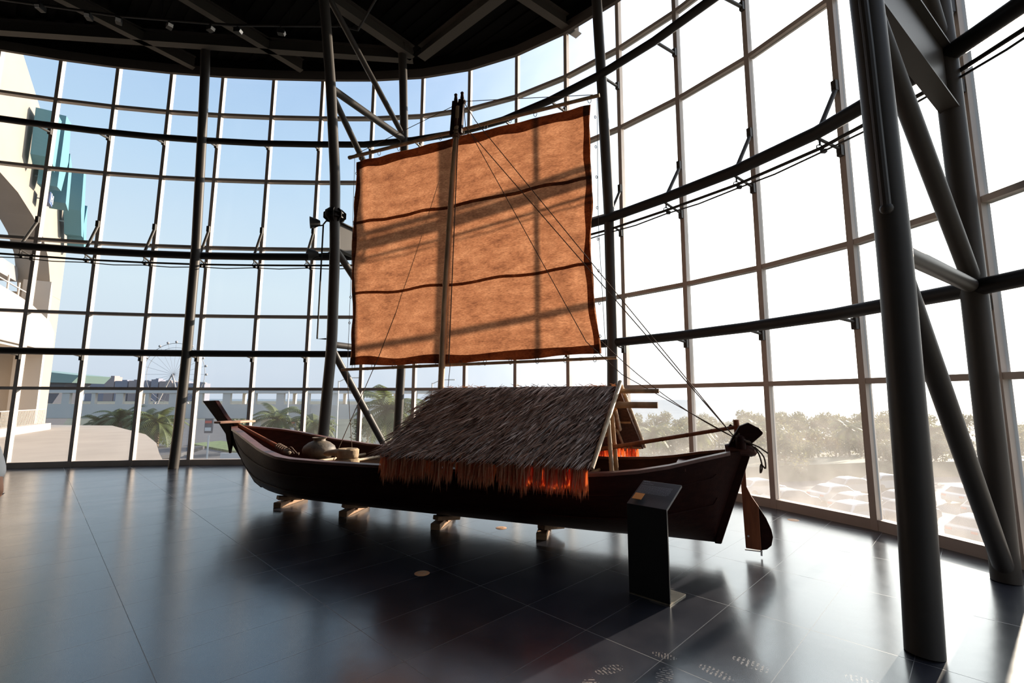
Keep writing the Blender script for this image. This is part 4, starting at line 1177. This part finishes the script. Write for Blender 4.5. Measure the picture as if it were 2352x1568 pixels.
#OUTDOOR
# ------------------------------------------------------------------ visitor at the left edge
def skin_chain(name, verts, edges, radii, m, parent, levels=2, mats=None):
    me = bpy.data.meshes.new(name); inv = MW[parent].inverted()
    me.from_pydata([inv @ Vector(p) for p in verts], edges, []); me.update()
    o = bpy.data.objects.new(name, me); COL.objects.link(o); o.parent = parent; MW[o] = MW[parent].copy()
    md = o.modifiers.new('skin', 'SKIN'); md.use_smooth_shade = True
    for i, r in enumerate(radii):
        me.skin_vertices[0].data[i].radius = (r, r) if not isinstance(r, tuple) else r
    me.skin_vertices[0].data[0].use_root = True
    sb = o.modifiers.new('sub', 'SUBSURF'); sb.levels = levels; sb.render_levels = levels
    me.materials.append(M[m]); return o
PX, PY = -4.10, 3.50
per = thing('person', 'person in a white short-sleeved shirt, only one elbow showing at the left edge', 'person', (PX, PY, 0))
B = lambda x, y, z: (PX + x, PY + y, z)
bv = [B(0, 0, .95), B(0, 0, 1.12), B(0, 0, 1.33), B(0, 0, 1.44), B(0, .0, 1.52), B(0, .02, 1.60), B(0, .03, 1.70),
      B(.10, 0, .90), B(.11, .02, .50), B(.11, 0, .07), B(.11, .15, .036),
      B(-.10, 0, .90), B(-.11, .02, .50), B(-.11, 0, .07), B(-.11, .15, .036),
      B(.17, 0, 1.38), B(.27, .0, 1.20), B(.345, -.03, 1.02), B(.20, .10, .97), B(.06, .20, 1.0),
      B(-.17, 0, 1.41), B(-.25, -.01, 1.12), B(-.22, .14, .93)]
be = [(0, 1), (1, 2), (2, 3), (3, 4), (4, 5), (5, 6), (0, 7), (7, 8), (8, 9), (9, 10), (0, 11), (11, 12), (12, 13), (13, 14),
      (3, 15), (15, 16), (16, 17), (17, 18), (18, 19), (3, 20), (20, 21), (21, 22)]
br = [.14, .125, .14, .10, .05, .075, .07, .085, .055, .04, .035, .085, .055, .04, .035, .06, .048, .042, .038, .03, .06, .045, .03]
skin_chain('body', bv, be, br, 'skin', per)
sv = [B(0, 0, .90), B(0, 0, 1.14), B(0, 0, 1.38), B(0, 0, 1.46), B(.17, 0, 1.38), B(.262, 0, 1.21), B(.318, -.02, 1.09), B(-.17, 0, 1.40), B(-.25, -.01, 1.22)]
skin_chain('shirt', sv, [(0, 1), (1, 2), (2, 3), (2, 4), (4, 5), (5, 6), (2, 7), (7, 8)], [.185, .165, .165, .08, .08, .07, .072, .08, .072], 'shirt', per)
tv = [B(0, 0, 1.0), B(.10, 0, .88), B(.11, .02, .5), B(.11, 0, .1), B(-.10, 0, .88), B(-.11, .02, .5), B(-.11, 0, .1)]
skin_chain('trousers', tv, [(0, 1), (1, 2), (2, 3), (0, 4), (4, 5), (5, 6)], [.155, .105, .078, .07, .105, .078, .07], 'trousers', per)
MB().ball(B(0, .0, 1.675), .10, 16, 10, (.85, 1, 1)).build('hair', 'hair', parent=per)
MB().ball(B(0, .125, 1.635), .018, 8, 6, (.8, 1, 1.3)).build('nose', 'skin', parent=per)
for ex in (-1, 1):
    MB().ball(B(ex * .085, .03, 1.64), .025, 8, 6, (.4, .8, 1.2)).build('ear', 'skin', parent=per)
    MB().ball(B(ex * .032, .105, 1.665), .011, 8, 6).build('eye', 'hair', parent=per)
MB().box(B(0, .108, 1.595), (.045, .012, .010)).build('mouth', 'brass', parent=per)
for hx, hy, hz, sx in ((.03, .20, 1.0, 1), (-.22, .14, .93, -1)):
    for k in range(5):
        a = radians(-30 + 15 * k) if k < 4 else radians(60)
        ln = (.075, .085, .08, .062, .055)[k]
        d = Vector((sin(a) * .6 * -sx, cos(a), -.15)).normalized()
        p0 = Vector(B(hx, hy, hz)) + Vector(((k - 1.5) * .016 if k < 4 else -.03 * sx, .01, 0))
        MB().tube([p0, p0 + d * ln * .5 + Vector((0, 0, .004)), p0 + d * ln + Vector((0, 0, -.012))], [.010, .009, .006], 8).build('finger', 'skin', parent=per)

# ------------------------------------------------------------------ outside
GZ = -7.0
def sheet(name, poly, z, m, th=.2, **k):
    mb = MB(); mb.prism(poly, lambda a, b, t: Vector((a, b, t)), z - th, z)
    return mb.build(name, m, smooth=False, **k)
sheet('ground', [(-1800, -300), (260, -300), (200, 60), (60, 118), (0, 190), (-400, 1600), (-1800, 1600)], GZ - .05, 'land', kind='structure')
sheet('sea', [(4000, -2500), (6000, 7000), (-5000, 7000), (-1800, 1600), (-400, 1550), (0, 189), (60, 117), (199, 60), (255, -300)], GZ - .6, 'sea', kind='stuff', label='pale hazy sea out to the horizon beyond the trees', cat='sea')
sheet('road', [(-160, 190), (-60, 58), (-33, 46), (2, 44), (2, 58), (-20, 74), (-40, 96), (-90, 190)], GZ + .02, 'asphalt', th=.1, kind='structure')
sheet('parking_lot', [(8, 14), (60, 14), (70, 60), (14, 62)], GZ + .02, 'asphalt', th=.1, kind='structure')
sheet('planted_verge', [(-60, 88), (-28, 62), (-6, 60), (-6, 62), (-26, 66), (-58, 94)], GZ + .35, 'verge', th=.4, label='low green planted verge between the road lanes under the footbridge', cat='planting', kind='thing')
# terrace outside the left windows
tpoly = [(-60, -10), (-19.5, -10), (-19.0, 9), (-14.0, 12.1), (-11.6, 12.6), (-10.8, 13.6), (-11.2, 15.2), (-13.0, 17.4), (-16.0, 21.2), (-20.5, 26.3), (-29.5, 34.6), (-42, 36.5), (-60, 36)]
sheet('terrace', tpoly, -.30, 'terrace', th=.6, kind='structure')

FA = Vector((-32., 32.)); FE = Vector((.5, -.866)); FN = Vector((-.866, -.5))     # FN points away from the viewer side
def fp(t, z, d=0.0):
    q = FA + FE * t + FN * d; return Vector((q.x, q.y, z))
mall = thing('mall_building', 'cream mall building with an arch and teal sign beyond the left windows', 'building', (-32, 32, -.3))
def fpl(name, poly, m, d0, d1, parent=None, **k):
    parent = parent or mall
    mb = MB(); mb.prism(poly, lambda a, b, q: fp(a, b, q), d0, d1)
    return mb.build(name, m, parent=parent, smooth=False, **k)
# tall facade fin: outline with the sweeping top and the arch cut out
fpl('facade_fin', [(-.25, 13.6), (.9, 14.4), (2.48, 15.7), (4.99, 17.6), (6.49, 18.76), (7.95, 19.5), (10.2, 20.6), (14, 21.6), (26, 23), (26, 14.5), (14, 13.9), (10.6, 13.37), (8.37, 13.19), (6.0, 12.62), (4.16, 11.9), (2.9, 10.9), (1.9, 9.2), (1.7, 8.6), (-.25, 8.6)], 'cream', 0, 1.6)
fpl('pier', [(-.3, -.3), (1.8, -.3), (1.9, 8.62), (-.25, 8.62)], 'cream', 0, 2.0)
fpl('pier_edge', [(1.8, -.3), (2.15, -.3), (2.3, 9.4), (1.9, 8.6)], 'cream2', -.15, 1.2)
fpl('recess_wall', [(2.0, -.3), (26, -.3), (26, 9.3), (2.0, 9.3)], 'recess', 3.0, 3.4)
fpl('roof_slab', [(2.2, 9.2), (26, 9.6), (26, 10.7), (2.2, 10.1)], 'slabgrey', 1.5, 5.0)
fpl('balcony_parapet', [(2.2, 4.9), (2.3, 6.0), (3.35, 6.6), (6.5, 7.17), (8.8, 7.35), (26, 8.2), (26, 4.7), (3.8, 4.74)], 'cream2', -.6, .2)
fpl('balcony_floor', [(2.2, 4.6), (26, 4.5), (26, 4.75), (2.2, 4.85)], 'recess', -.4, 3.0)
for k in range(6):
    mb = MB(); mb.tube([fp(3.2 + k * 1.5, 6.3, .6), fp(3.2 + k * 1.5, 8.6 + .12 * k, .6)], .05, 8); mb.build('balcony_post', 'metal_rail', parent=mall)
MB().bar(fp(2.5, 8.3, .6), fp(12, 8.6, .6), .06, .06).build('balcony_rail', 'metal_rail', parent=mall)
fpl('base_kerb', [(2.3, -.6), (26, -.3), (26, .1), (6.5, .12), (2.4, .10)], 'cream2', -1.0, -.4)
for k in range(40):
    mb = MB(); t_ = 2.6 + k * .16; mb.tube([fp(t_, .1, -.7), fp(t_, 1.0, -.7)], .015, 5); mb.build('baluster', 'metal_rail', parent=mall)
MB().bar(fp(2.5, 1.0, -.7), fp(9.2, 1.0, -.7), .05, .05).build('hand_rail', 'metal_rail', parent=mall)
# signs on the fin
sg = thing('teal_sign', 'large teal angular sign letters standing off the cream mall wall at upper left', 'sign', tuple(fp(6, 13, -.6)))
for poly in ([(8.4, 18.4), (8.3, 15.6), (7.6, 15.0), (7.5, 18.3)], [(6.9, 19.0), (6.9, 14.4), (6.2, 14.4), (5.6, 16.6), (6.0, 19.0)],
             [(5.5, 17.2), (5.2, 14.0), (4.6, 13.7), (4.9, 16.6)], [(2.6, 17.3), (2.2, 14.6), (1.5, 13.0), (1.1, 13.0), (1.5, 15.0), (2.1, 17.3)],
             [(1.0, 15.4), (1.3, 13.8), (.5, 12.0), (.15, 12.1)]):
    mb = MB(); mb.prism(poly, lambda a, b, q: fp(a, b, q), -1.15, -.25); mb.build('letter', 'teal', parent=sg, smooth=False)
for a in (8.0, 6.5, 5.0, 1.8, .7):
    MB().bar(fp(a, 15.0 if a > 4 else 13.8, -.3), fp(a, 15.0 if a > 4 else 13.8, .05), .08, .08).build('stand_off', 'teal_dk', parent=sg, smooth=False)
hs = thing('letter_box_sign', 'small dark blue box with a white letter H on the mall wall', 'sign', tuple(fp(6.0, 13.4, -.5)))
mb = MB(); mb.prism([(6.25, 14.25), (6.25, 13.55), (5.75, 13.45), (5.75, 14.15)], lambda a, b, q: fp(a, b, q), -.7, -.25); mb.build('box', 'blue_sign', parent=hs, smooth=False)
mb = MB()
for a0, a1, z0, z1 in ((6.18, 6.08, 13.62, 14.18), (5.90, 5.80, 13.58, 14.12), (6.10, 5.88, 13.84, 13.93)):
    mb.prism([(a0, z0), (a1, z0), (a1, z1), (a0, z1)], lambda a, b, q: fp(a, b, q), -.74, -.70)
mb.build('letter_h', 'white', parent=hs, smooth=False)
MB().bar(fp(6, 13.8, -.3), fp(6, 13.8, .05), .05, .05).build('stand_off', 'teal_dk', parent=hs, smooth=False)
ps = thing('letter_box_sign', 'small purple and grey sign box on the right edge of the cream pier', 'sign', tuple(fp(-.4, 4.6, .3)))
mb = MB(); mb.prism([(-.3, 4.2), (-.3, 6.2), (-.62, 6.2), (-.62, 4.2)], lambda a, b, q: fp(a, b, q), .2, .6); mb.build('box', 'teal_dk', parent=ps, smooth=False)
mb = MB(); mb.prism([(-.62, 4.9), (-.62, 6.0), (-.9, 5.9), (-1.0, 5.4), (-.9, 5.0)], lambda a, b, q: fp(a, b, q), .2, .6); mb.build('disc', 'purple', parent=ps, smooth=False)

# footbridge
br_ = thing('footbridge', 'long grey covered footbridge with square openings crossing beyond the road', 'bridge', (-40, 62, GZ))
def bb(x0, x1, z0, z1, y0, y1, m, name):
    MB().box(((x0 + x1) / 2, (y0 + y1) / 2, (z0 + z1) / 2), (x1 - x0, y1 - y0, z1 - z0)).build(name, m, parent=br_, smooth=False)
bb(-78, -9, -.9, .95, 61.6, 62, 'bridge', 'lower_wall'); bb(-78, -9, 2.4, 2.95, 61.5, 66, 'bridge_lt', 'roof')
bb(-78, -9, -.95, -.7, 61.7, 66, 'bridge', 'deck'); bb(-78, -9, -.5, .95, 65.6, 66, 'bridge', 'far_wall')
x = -77
k = 0
while x < -10:
    bb(x, x + (1.0 if k % 2 else .5), .95, 2.4, 61.6, 62, 'bridge', 'mullion_post')
    if k % 2: bb(x + .3, x + .7, .95, 2.4, 65.6, 66, 'bridge', 'mullion_post')
    x += 3.9 if k % 2 else 3.2; k += 1
for x in (-70, -52, -34, -18): bb(x - .5, x + .5, GZ, -.9, 62.5, 65, 'bridge', 'pier')
MB().lathe([(.1, -.9), (3.2, -.9), (3.2, .9), (.1, .9)], (-23.5, 62.6, 0), 24).build('round_bay', 'bridge', parent=br_)

# palms ---------------------------------------------------------------
def make_palm(label, h=6.0, n=22, fl=2.6, group=None, seed=1, dense=15):
    rnd = random.Random(seed)
    r_ = thing('palm_tree', label, 'palm tree', (0, 0, 0), group=group)
    pts = [Vector((.15 * sin(z * .5), .1 * sin(z * .3 + 1), z)) for z in [h * k / 8 for k in range(9)]]
    MB().tube(pts, [.22, .2, .19, .18, .17, .17, .18, .21, .12], 9).build('trunk', 'trunk', parent=r_)
    top = pts[-1]; mb = MB()
    for k in range(n):
        az = k * 2.399 + rnd.uniform(-.2, .2); el = rnd.uniform(-.3, 1.25); L_ = fl * rnd.uniform(.8, 1.1)
        d = Vector((cos(az) * cos(el), sin(az) * cos(el), sin(el)))
        prev = top; side = Vector((-sin(az), cos(az), 0))
        nseg = dense; p = top.copy(); dd = d.copy()
        for q in range(nseg):
            dd = (dd + Vector((0, 0, -.13 * 15 / nseg))).normalized(); p2 = p + dd * L_ / nseg
            t = (q + 1) / nseg; lw = .62 * sin(pi * min(1, t * .85 + .12)) * fl / 2.6
            for sgn in (-1, 1):
                tip = p2 + side * sgn * lw * .9 + dd * lw * .55 + Vector((0, 0, -lw * .45))
                b_ = len(mb.v); mb.v += [p, p2, tip]; mb.face([b_, b_ + 1, b_ + 2])
            p = p2
    mb.build('fronds', 'frond', parent=r_, smooth=False, fix=False)
    return r_
palm = make_palm('palm tree in front of the footbridge seen in the left bay beside the column', 6.2, 40, 3.1)
palm.location = (-34.5, 45.5, GZ)
for (x, y, sc_, rz, lab) in ((-47.7, 57, 1.0, 1, 'bushy dark palm tree at the far edge of the sunlit terrace'),
      (-44.3, 56.5, .95, 2.2, 'palm tree between the dark bushy palm and the tall trunked one'),
      (-24.0, 48, 1.05, 3.1, 'yellowish palm tree standing above the upturned left end of the boat'),
      (-20.6, 48.6, .95, 4.0, 'palm tree just left of the collar column, above the boat'),
      (-10.6, 40, 1.25, 5.0, 'large palm tree seen between the sloping brace and the column behind the shelter'),
      (-7.6, 46, 1.2, .6, 'palm tree just left of the thatched shelter ridge'),
      (-50.6, 57.5, .9, .3, 'low palm tree left of the dark bushy palm by the terrace')):
    copy_tree(palm, (x, y, GZ), rz, lab, scale=sc_)
def make_tree(label, seed=3, group=None):
    rnd = random.Random(seed)
    r_ = thing('leafy_tree', label, 'tree', (0, 0, 0), group=group)
    MB().tube([(0, 0, 0), (.1, 0, 1.5), (0, .1, 3)], [.2, .16, .1], 7).build('trunk', 'trunk', parent=r_)
    mb = MB()
    blobs = [(rnd.uniform(-1.5, 1.5), rnd.uniform(-1.5, 1.5), rnd.uniform(2.2, 4.6), rnd.uniform(.8, 1.4)) for _ in range(9)]
    for k in range(1500):
        bx, by, bz, r = rnd.choice(blobs)
        d = Vector((rnd.gauss(0, 1), rnd.gauss(0, 1), rnd.gauss(0, 1))).normalized() * r * rnd.uniform(.75, 1.05)
        c_ = Vector((bx, by, bz)) + d; a = Vector((rnd.gauss(0, 1), rnd.gauss(0, 1), rnd.gauss(0, 1))).normalized(); b_ = a.cross(d).normalized()
        s = rnd.uniform(.12, .26); q = len(mb.v)
        mb.v += [c_ - a * s, c_ + b_ * s * .5, c_ + a * s, c_ - b_ * s * .5]; mb.face([q, q + 1, q + 2, q + 3])
    mb.build('foliage', 'leaf', parent=r_, smooth=False, fix=False)
    return r_
tree = make_tree('leafy tree in the hazy band beyond the parked cars', 3, 'hazy trees beyond the parked cars')
tree.location = (30, 52, GZ)
rnd = random.Random(5)
spots = [(30, 52)]
for k in range(90):
    for _try in range(40):
        y = rnd.uniform(54, 112); x = rnd.uniform(.12, 1.12) * y
        if all((x - a) ** 2 + (y - b) ** 2 > 14 for a, b in spots): break
    spots.append((x, y))
    copy_tree(tree, (x, y, GZ), rnd.uniform(0, 6), 'leafy tree in the hazy band beyond the parked cars', 'hazy trees beyond the parked cars', scale=rnd.uniform(.7, 1.0) * (1.0 if y < 80 else 1.15))
for k, (x, y) in enumerate(((15, 50), (22, 55), (30, 58), (43, 60), (52, 58), (10, 44))):
    copy_tree(palm, (x, y, GZ), k, 'palm in the hazy tree band beyond the parked cars', 'hazy palms beyond the parked cars', scale=.8)
for k, (x, y, s) in enumerate(((-9, 55, 1.0), (-5, 52, .9), (-13, 57, .9), (-16, 69, 1.1), (-30, 72, 1.1), (-44, 76, 1.1), (-57, 75, 1.2), (-66, 80, 1.2), (-38, 80, 1.1), (-24, 78, 1.1))):
    copy_tree(tree, (x, y, GZ), k * 1.3, 'leafy tree around the footbridge', 'trees around the footbridge', scale=s)

sheet('hedge', [(6, 50), (13, 46.5), (40, 53), (62, 55), (66, 60), (40, 58), (12, 52)], GZ + 1.7, 'leaf', th=1.7, label='long clipped green hedge behind the hazy car park', cat='hedge')
# cars -----------------------------------------------------------------
def make_car(label):
    r_ = thing('parked_car', label, 'car', (0, 0, 0))
    W = .86
    side = [(-2.15, .35), (-2.2, .62), (-2.1, .88), (-1.75, .98), (-1.15, 1.36), (-.75, 1.46), (.35, 1.46), (.75, 1.36), (1.25, .98), (1.9, .88), (2.15, .68), (2.18, .35), (1.75, .25), (-1.8, .25)]
    mb = MB(); n = len(side)
    def wz(z): return W if z < .95 else W - (z - .95) * .42
    for sgn in (-1, 1):
        for x, z in side: mb.v.append(Vector((x, sgn * wz(z), z)))
    mb.face(list(range(n))); mb.face(list(reversed(range(n, 2 * n))))
    for k in range(n): mb.face([k, k + n, (k + 1) % n + n, (k + 1) % n])
    mb.build('body', 'car_white', parent=r_, bevel=.05)
    for sgn in (-1, 1):
        mb = MB(); mb.add([(-1.5, sgn * (W - .0), 1.0), (1.1, sgn * (W - .0), 1.0), (.68, sgn * (wz(1.34) + .012), 1.34), (-1.05, sgn * (wz(1.34) + .012), 1.34)], [(0, 1, 2, 3)])
        mb.build('side_window', 'carglass', parent=r_, smooth=False)
    for pts in (((1.24, 1.0), (.80, 1.35)), ((-1.74, 1.0), (-1.20, 1.35))):
        (x0, z0), (x1, z1) = pts; o = .02 if x0 > 0 else -.02
        mb = MB(); mb.add([(x0 + o, -W + .12, z0 + .015), (x0 + o, W - .12, z0 + .015), (x1 + o, wz(z1) - .1, z1 + .02), (x1 + o, -wz(z1) + .1, z1 + .02)], [(0, 1, 2, 3)])
        mb.build('windscreen', 'carglass', parent=r_, smooth=False)
    for x in (-1.35, 1.35):
        for s in (-1, 1):
            MB().lathe([(.001, -.1), (.3, -.1), (.32, -.06), (.32, .06), (.3, .1), (.001, .1)], (x, s * (W - .08), .32), 16, Matrix.Rotation(pi / 2, 3, 'X')).build('wheel', 'tyre', parent=r_)
    for s in (-1, 1):
        MB().box((-2.17, s * .62, .75), (.06, .3, .14)).build('tail_lamp', 'redlamp', parent=r_, smooth=False)
        MB().box((2.12, s * .6, .66), (.08, .3, .12)).build('head_lamp', 'white', parent=r_, smooth=False)
    return r_
car0 = make_car('white parked car in the middle of the hazy car park, nearest the glass')
car0.location = (24.6, 34.2, GZ + .03); car0.rotation_euler.z = .35
CW = M['car_white'].name
for (x, y, rz, c_, lab) in (
    (27.6, 40.8, .3, 'car_white', 'big white parked car behind the nearest white one'), (22.8, 43.6, .2, 'car_white', 'white parked car seen between the stern and the first mullion'),
    (26.8, 37.2, .4, 'car_silver', 'silver parked car beside the big white one'), (31.5, 38.2, .3, 'car_silver', 'silver parked car right of the big white one'),
    (22.6, 38.8, .2, 'car_grey', 'grey parked car left of the silver one in the hazy car park'), (31.8, 44.5, .2, 'car_silver', 'far silver parked car under the trees'),
    (36.5, 46.5, .2, 'car_white', 'far white parked car under the trees'), (32.4, 31.5, .4, 'car_white', 'white parked car seen right of the braced columns'),
    (35.5, 35.5, .4, 'car_silver', 'silver parked car seen between the braced column legs'), (29.4, 30.2, .4, 'car_silver', 'silver parked car low behind the big column'),
    (28.6, 34.5, .35, 'car_grey', 'dark parked car in front row of the hazy car park'), (38.6, 40.2, .3, 'car_white', 'white parked car farther right behind the columns'),
    (18.4, 47.5, .1, 'car_white', 'white car parked far left behind the stern'), (41.5, 36.5, .3, 'car_grey', 'grey parked car at the far right of the car park')):
    copy_tree(car0, (x, y, GZ + .03), rz, lab, mats={CW: M[c_]} if c_ != 'car_white' else None)
for (x, y, rz, c_, lab) in ((-54.0, 71.5, 2.2, 'car_black', 'black car with lit tail lamps on the road below the terrace'), (-49.8, 68.0, 2.2, 'car_grey', 'dark grey car on the road beside the single left column'),
    (-27.0, 70, .1, 'car_grey', 'dark car on the road behind the upturned left end of the boat'), (-31.5, 76, .2, 'car_silver', 'silver car under the footbridge')):
    copy_tree(car0, (x, y, GZ + .05), rz, lab, mats={CW: M[c_]})
cr = copy_tree(car0, (-36.8, 38.0, -2.9), .35, 'bright red car just beyond the terrace edge right of the cream pier', mats={CW: M['car_red']})
sheet('upper_road', [(-62, 36.6), (-30.2, 34.8), (-28, 40), (-30, 46), (-62, 46)], -2.9, 'asphalt', th=.3, kind='structure')

# street furniture
def lamp_post(x, y, h, label):
    r_ = thing('street_lamp', label, 'street lamp', (x, y, GZ))
    MB().tube([(x, y, GZ), (x, y, GZ + h)], [.14, .08], 8).build('pole', 'pole', parent=r_)
    MB().tube([(x, y, GZ + h - .1), (x + .9, y - .2, GZ + h + .3), (x + 1.9, y - .3, GZ + h + .35)], .05, 6).build('arm', 'pole', parent=r_)
    MB().box((x + 2.1, y - .3, GZ + h + .33), (.8, .25, .12)).build('lamp_head', 'pole', parent=r_, smooth=False)
lamp_post(-26.2, 54.5, 9.6, 'tall pale street lamp above the boat seat board')
lamp_post(-18.7, 50, 10.6, 'tall pale street lamp just right of the collar column')
lamp_post(-8.6, 50, 10.4, 'street lamp rising above the trees left of the mast')
def road_sign(x, y, label):
    r_ = thing('road_sign', label, 'sign', (x, y, GZ))
    MB().tube([(x, y, GZ), (x, y, GZ + 4.4)], .1, 8).build('pole', 'pole', parent=r_)
    MB().box((x, y - .12, GZ + 5.5), (.9, .2, 1.7)).build('board', 'signdark', parent=r_, smooth=False)
    MB().box((x, y - .25, GZ + 5.95), (.75, .06, .3)).build('red_strip', 'signred', parent=r_, smooth=False)
    MB().box((x, y - .25, GZ + 5.1), (.7, .06, .4)).build('pale_panel', 'white', parent=r_, smooth=False)
road_sign(-35.8, 55.5, 'dark roadside sign board with a red strip left of the upturned boat end')
road_sign(-26.0, 55.5, 'roadside sign board with a red strip right of the boat seat board')
MB().box((-35.0, 62.5, GZ + 1.0), (7, .3, 1.1)).build('road_barrier', 'pole', smooth=False, label='low striped white road barrier on the verge', cat='barrier')
k_ = thing('kiosk', 'small white and blue kiosk at the roadside right of the collar column', 'kiosk', (-15, 54, GZ))
MB().box((-15, 54, GZ + 1.4), (4.5, 3, 2.8)).build('wall', 'cream2', parent=k_, smooth=False)
MB().box((-15, 52.4, GZ + 1.6), (2.2, .1, 1.2)).build('window', 'carglass', parent=k_, smooth=False)
MB().box((-11.6, 50, GZ + .8), (2.0, 1.4, 1.6)).build('blue_box', 'bluekiosk', parent=k_, smooth=False)
MB().box((-15, 54, GZ + 2.9), (5.2, 3.8, .25)).build('roof', 'white', parent=k_, smooth=False)
# green canopy building behind the bridge and distant city
g_ = thing('green_roofed_building', 'building with a sloping green glass roof behind the cream pier', 'building', (-95, 100, GZ))
MB().hexa([(-130, 100, 5.5), (-95, 100, 5.0), (-95, 108, 5.0), (-130, 108, 5.5), (-130, 100, 10.5), (-93.5, 100, 6.6), (-93.5, 108, 6.6), (-130, 108, 10.5)]).build('roof', 'green_glass', parent=g_, smooth=False)
MB().hexa([(-128, 101, GZ), (-104, 101, GZ), (-104, 107, GZ), (-128, 107, GZ), (-128, 101, 5.4), (-97, 101, 5.1), (-97, 107, 5.1), (-128, 107, 5.4)]).build('wall', 'signdark', parent=g_, smooth=False)
for k, (x, w_, h_, m_) in enumerate(((-1352, 26, 56, 'city'), (-1322, 34, 64, 'city'), (-1290, 30, 70, 'city2'), (-1252, 40, 57, 'city'), (-1215, 26, 58, 'city2'), (-1180, 34, 56, 'city'), (-1145, 22, 62, 'city'), (-1110, 40, 56, 'city2'), (-1060, 44, 54, 'city'), (-1010, 50, 50, 'city'))):
    labs = ('lower-left', 'stepped', 'tallest pinkish', 'broad', 'small pinkish', 'grey', 'narrow', 'wide pinkish', 'long', 'rightmost long')
    r_ = thing('city_block', '%s hazy city block on the horizon beyond the left windows' % labs[k], 'building', (x, 1500, GZ))
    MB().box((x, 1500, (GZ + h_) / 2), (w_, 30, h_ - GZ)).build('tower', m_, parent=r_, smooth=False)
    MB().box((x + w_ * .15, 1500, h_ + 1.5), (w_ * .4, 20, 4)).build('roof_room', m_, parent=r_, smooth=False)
# ferris wheel
fw = thing('ferris_wheel', 'faint white ferris wheel on the skyline left of the single column', 'ferris wheel', (-366, 500, GZ))
cx, cy, cz, R_ = -366, 500, 27.4, 34.0
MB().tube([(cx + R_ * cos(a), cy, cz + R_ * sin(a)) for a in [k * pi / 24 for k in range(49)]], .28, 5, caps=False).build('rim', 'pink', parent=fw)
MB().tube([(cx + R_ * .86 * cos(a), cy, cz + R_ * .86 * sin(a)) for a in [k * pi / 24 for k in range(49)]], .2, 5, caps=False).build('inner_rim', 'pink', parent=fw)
for k in range(24):
    a = 2 * pi * k / 24
    MB().tube([(cx, cy, cz), (cx + R_ * cos(a), cy, cz + R_ * sin(a))], .12, 4).build('spoke', 'pink', parent=fw)
    MB().ball((cx + (R_ + 1.5) * cos(a), cy, cz + (R_ + 1.5) * sin(a)), 1.3, 8, 6).build('gondola', 'pink', parent=fw)
for sx in (-1, 1):
    MB().tube([(cx, cy - 2, cz), (cx + sx * 13, cy - 4, GZ)], .8, 6).build('leg', 'pink', parent=fw)
